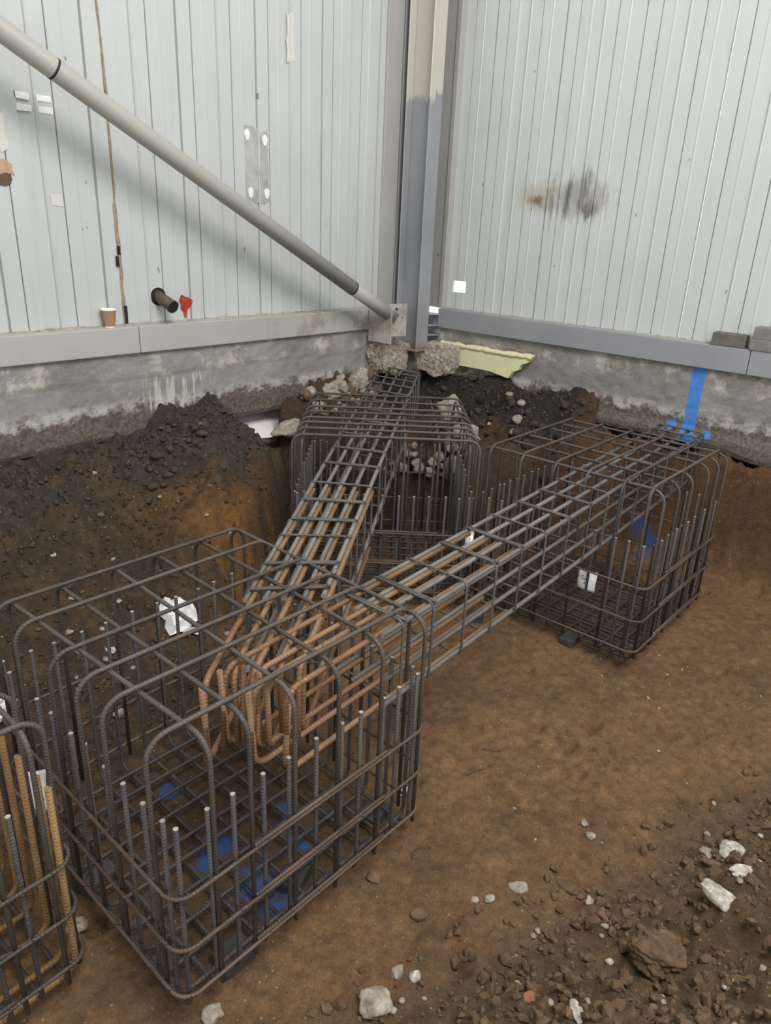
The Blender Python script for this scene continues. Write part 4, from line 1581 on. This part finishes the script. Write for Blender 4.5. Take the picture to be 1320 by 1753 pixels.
tag(o, 'upright pale concrete lump leaning at the end of left footing', 'rubble')
o = rock('rubble_lump', (3.50, 4.06, 0.80), (0.17, 0.07, 0.065), 572, M['broken'], (0.1, -0.1, 0.05), 4)
tag(o, 'long pale concrete lump lying in front of the plastic sheet', 'rubble')
G = 'black burnt lumps under the yellow insulation'
for i in range(70):
    yy = rs.uniform(2.45, 4.0)
    xx = rs.uniform(4.74, 5.14)
    s_ = rs.uniform(0.025, 0.085)
    o = rock('burnt_lump', (xx, yy, ground(xx, yy) + 0.15 * s_), (s_ * 0.6, s_ * 0.6, s_ * 0.5), 600 + i,
             M['pale'] if (i % 3 == 0 and 2.85 < yy < 3.25) else rs.choice([M['darkclod'], M['darkclod'], M['hole']]), (rs.random(), rs.random(), rs.random() * 6), 2)
    tag(o, 'black burnt lump on the bank below the yellow insulation', 'rubble', G)


# loose crumbs nobody could count
def crumbs(name, pts, mat, seed, smin, smax):
    V0, F0 = ico(1)
    r = np.random.default_rng(seed)
    n = len(pts)
    VV = np.empty((n, len(V0), 3))
    for i, (x_, y_) in enumerate(pts):
        s_ = smin + (smax - smin) * r.random() ** 2.5
        A = r.normal(size=(3, 3))
        q_, _ = np.linalg.qr(A)
        jit = 1 + 0.25 * r.normal(size=(len(V0), 1)).clip(-1.5, 1.5)
        VV[i] = (V0 * jit * np.array([1, 0.8, 0.65])) @ q_ * s_ / 2 + np.array([x_, y_, ground(x_, y_) + s_ * 0.12])
    FF = (F0[None] + (np.arange(n) * len(V0))[:, None, None]).reshape(-1, 3)
    o = link_obj(name, mesh(name, VV.reshape(-1, 3), FF.tolist(), [mat], False))
    o['kind'] = 'stuff'
    return o


pts = []
while len(pts) < 5200:
    x_, y_ = rs.uniform(0.7, 3.2), rs.uniform(-0.8, 1.2)
    d = ((x_ - 2.9) * (-0.55) + (y_ - 0.42) * (-1.8)) / 1.882
    if d > -0.15 and (d > 0.05 or rs.random() < 0.25):
        pts.append((x_, y_))
o = crumbs('soil_crumbs', pts, M['clod'], 1, 0.005, 0.058)
tag(o, 'loose brown earth crumbs covering the spoil heap', 'soil')
pts = [(rs.uniform(0.2, 3.0), rs.uniform(2.6, 3.7)) for _ in range(2200)]
o = crumbs('soil_crumbs', pts, M['bankclod'], 5, 0.006, 0.045)
tag(o, 'loose brown earth crumbs on the lower bank behind nearest cage', 'soil')
pts = [(rs.uniform(4.72, 5.13), rs.uniform(2.4, 4.0)) for _ in range(900)]
o = crumbs('soil_crumbs', pts, M['darkclod'], 6, 0.008, 0.05)
tag(o, 'loose black crumbs on the burnt bank under yellow insulation', 'soil')
pts = [(rs.uniform(0.2, 3.1), 3.55 + 0.62 * rs.random() ** 0.7) for _ in range(2400)]
o = crumbs('soil_crumbs', pts, M['darkclod'], 2, 0.008, 0.05)
tag(o, 'loose dark earth crumbs on the bank below left footing', 'soil')
pts = [(rs.uniform(0.8, 5.0), rs.uniform(0.3, 2.6)) for _ in range(900)]
o = crumbs('soil_crumbs', pts, M['brownst'], 3, 0.004, 0.013)
tag(o, 'fine brown crumbs scattered over the clay floor', 'soil')


# ------------------------------------------------------------------ wire offcuts and roots on the clay
def curl(x, y, pts2, label, r=0.0016, mat=None):
    p = spot(x, y)
    o = link_obj('wire_offcut', tube('wire_offcut', [(a, b, 0.006 + c) for (a, b, c) in pts2], r, mat or M['wire'], 5))
    o.location = (p.x, p.y, p.z)
    tag(o, label, 'wire')


curl(1.668, 1.243, [(0, 0, 0), (0.03, 0.02, 0.003), (0.06, 0.015, 0), (0.09, -0.02, 0.004)], 'curved dark wire offcut on clay beside right foot of nearest cage')
curl(2.204, 1.372, [(0, 0, 0), (0.04, -0.01, 0.004), (0.09, -0.04, 0.002)], 'thin dark wire offcut on the open clay right of nearest cage')
curl(2.397, 1.428, [(0, 0, 0), (0.02, -0.05, 0.004), (0.05, -0.07, 0.0)], 'short dark wire offcut above the longer one on open clay')
curl(2.541, 0.509, [(0, 0, 0), (0.02, -0.05, 0.006), (0.06, -0.09, 0.0)], 'thin brown root lying above the white stone cluster', 0.002, M['brownst'])
curl(2.997, 3.109, [(0, 0, 0), (0.02, 0.03, 0.01)], 'tiny wire scrap under the corner beam')

print('objects', len(bpy.data.objects), 'tris', sum(len(o.data.polygons) * 2 for o in bpy.data.objects if o.type == 'MESH'))
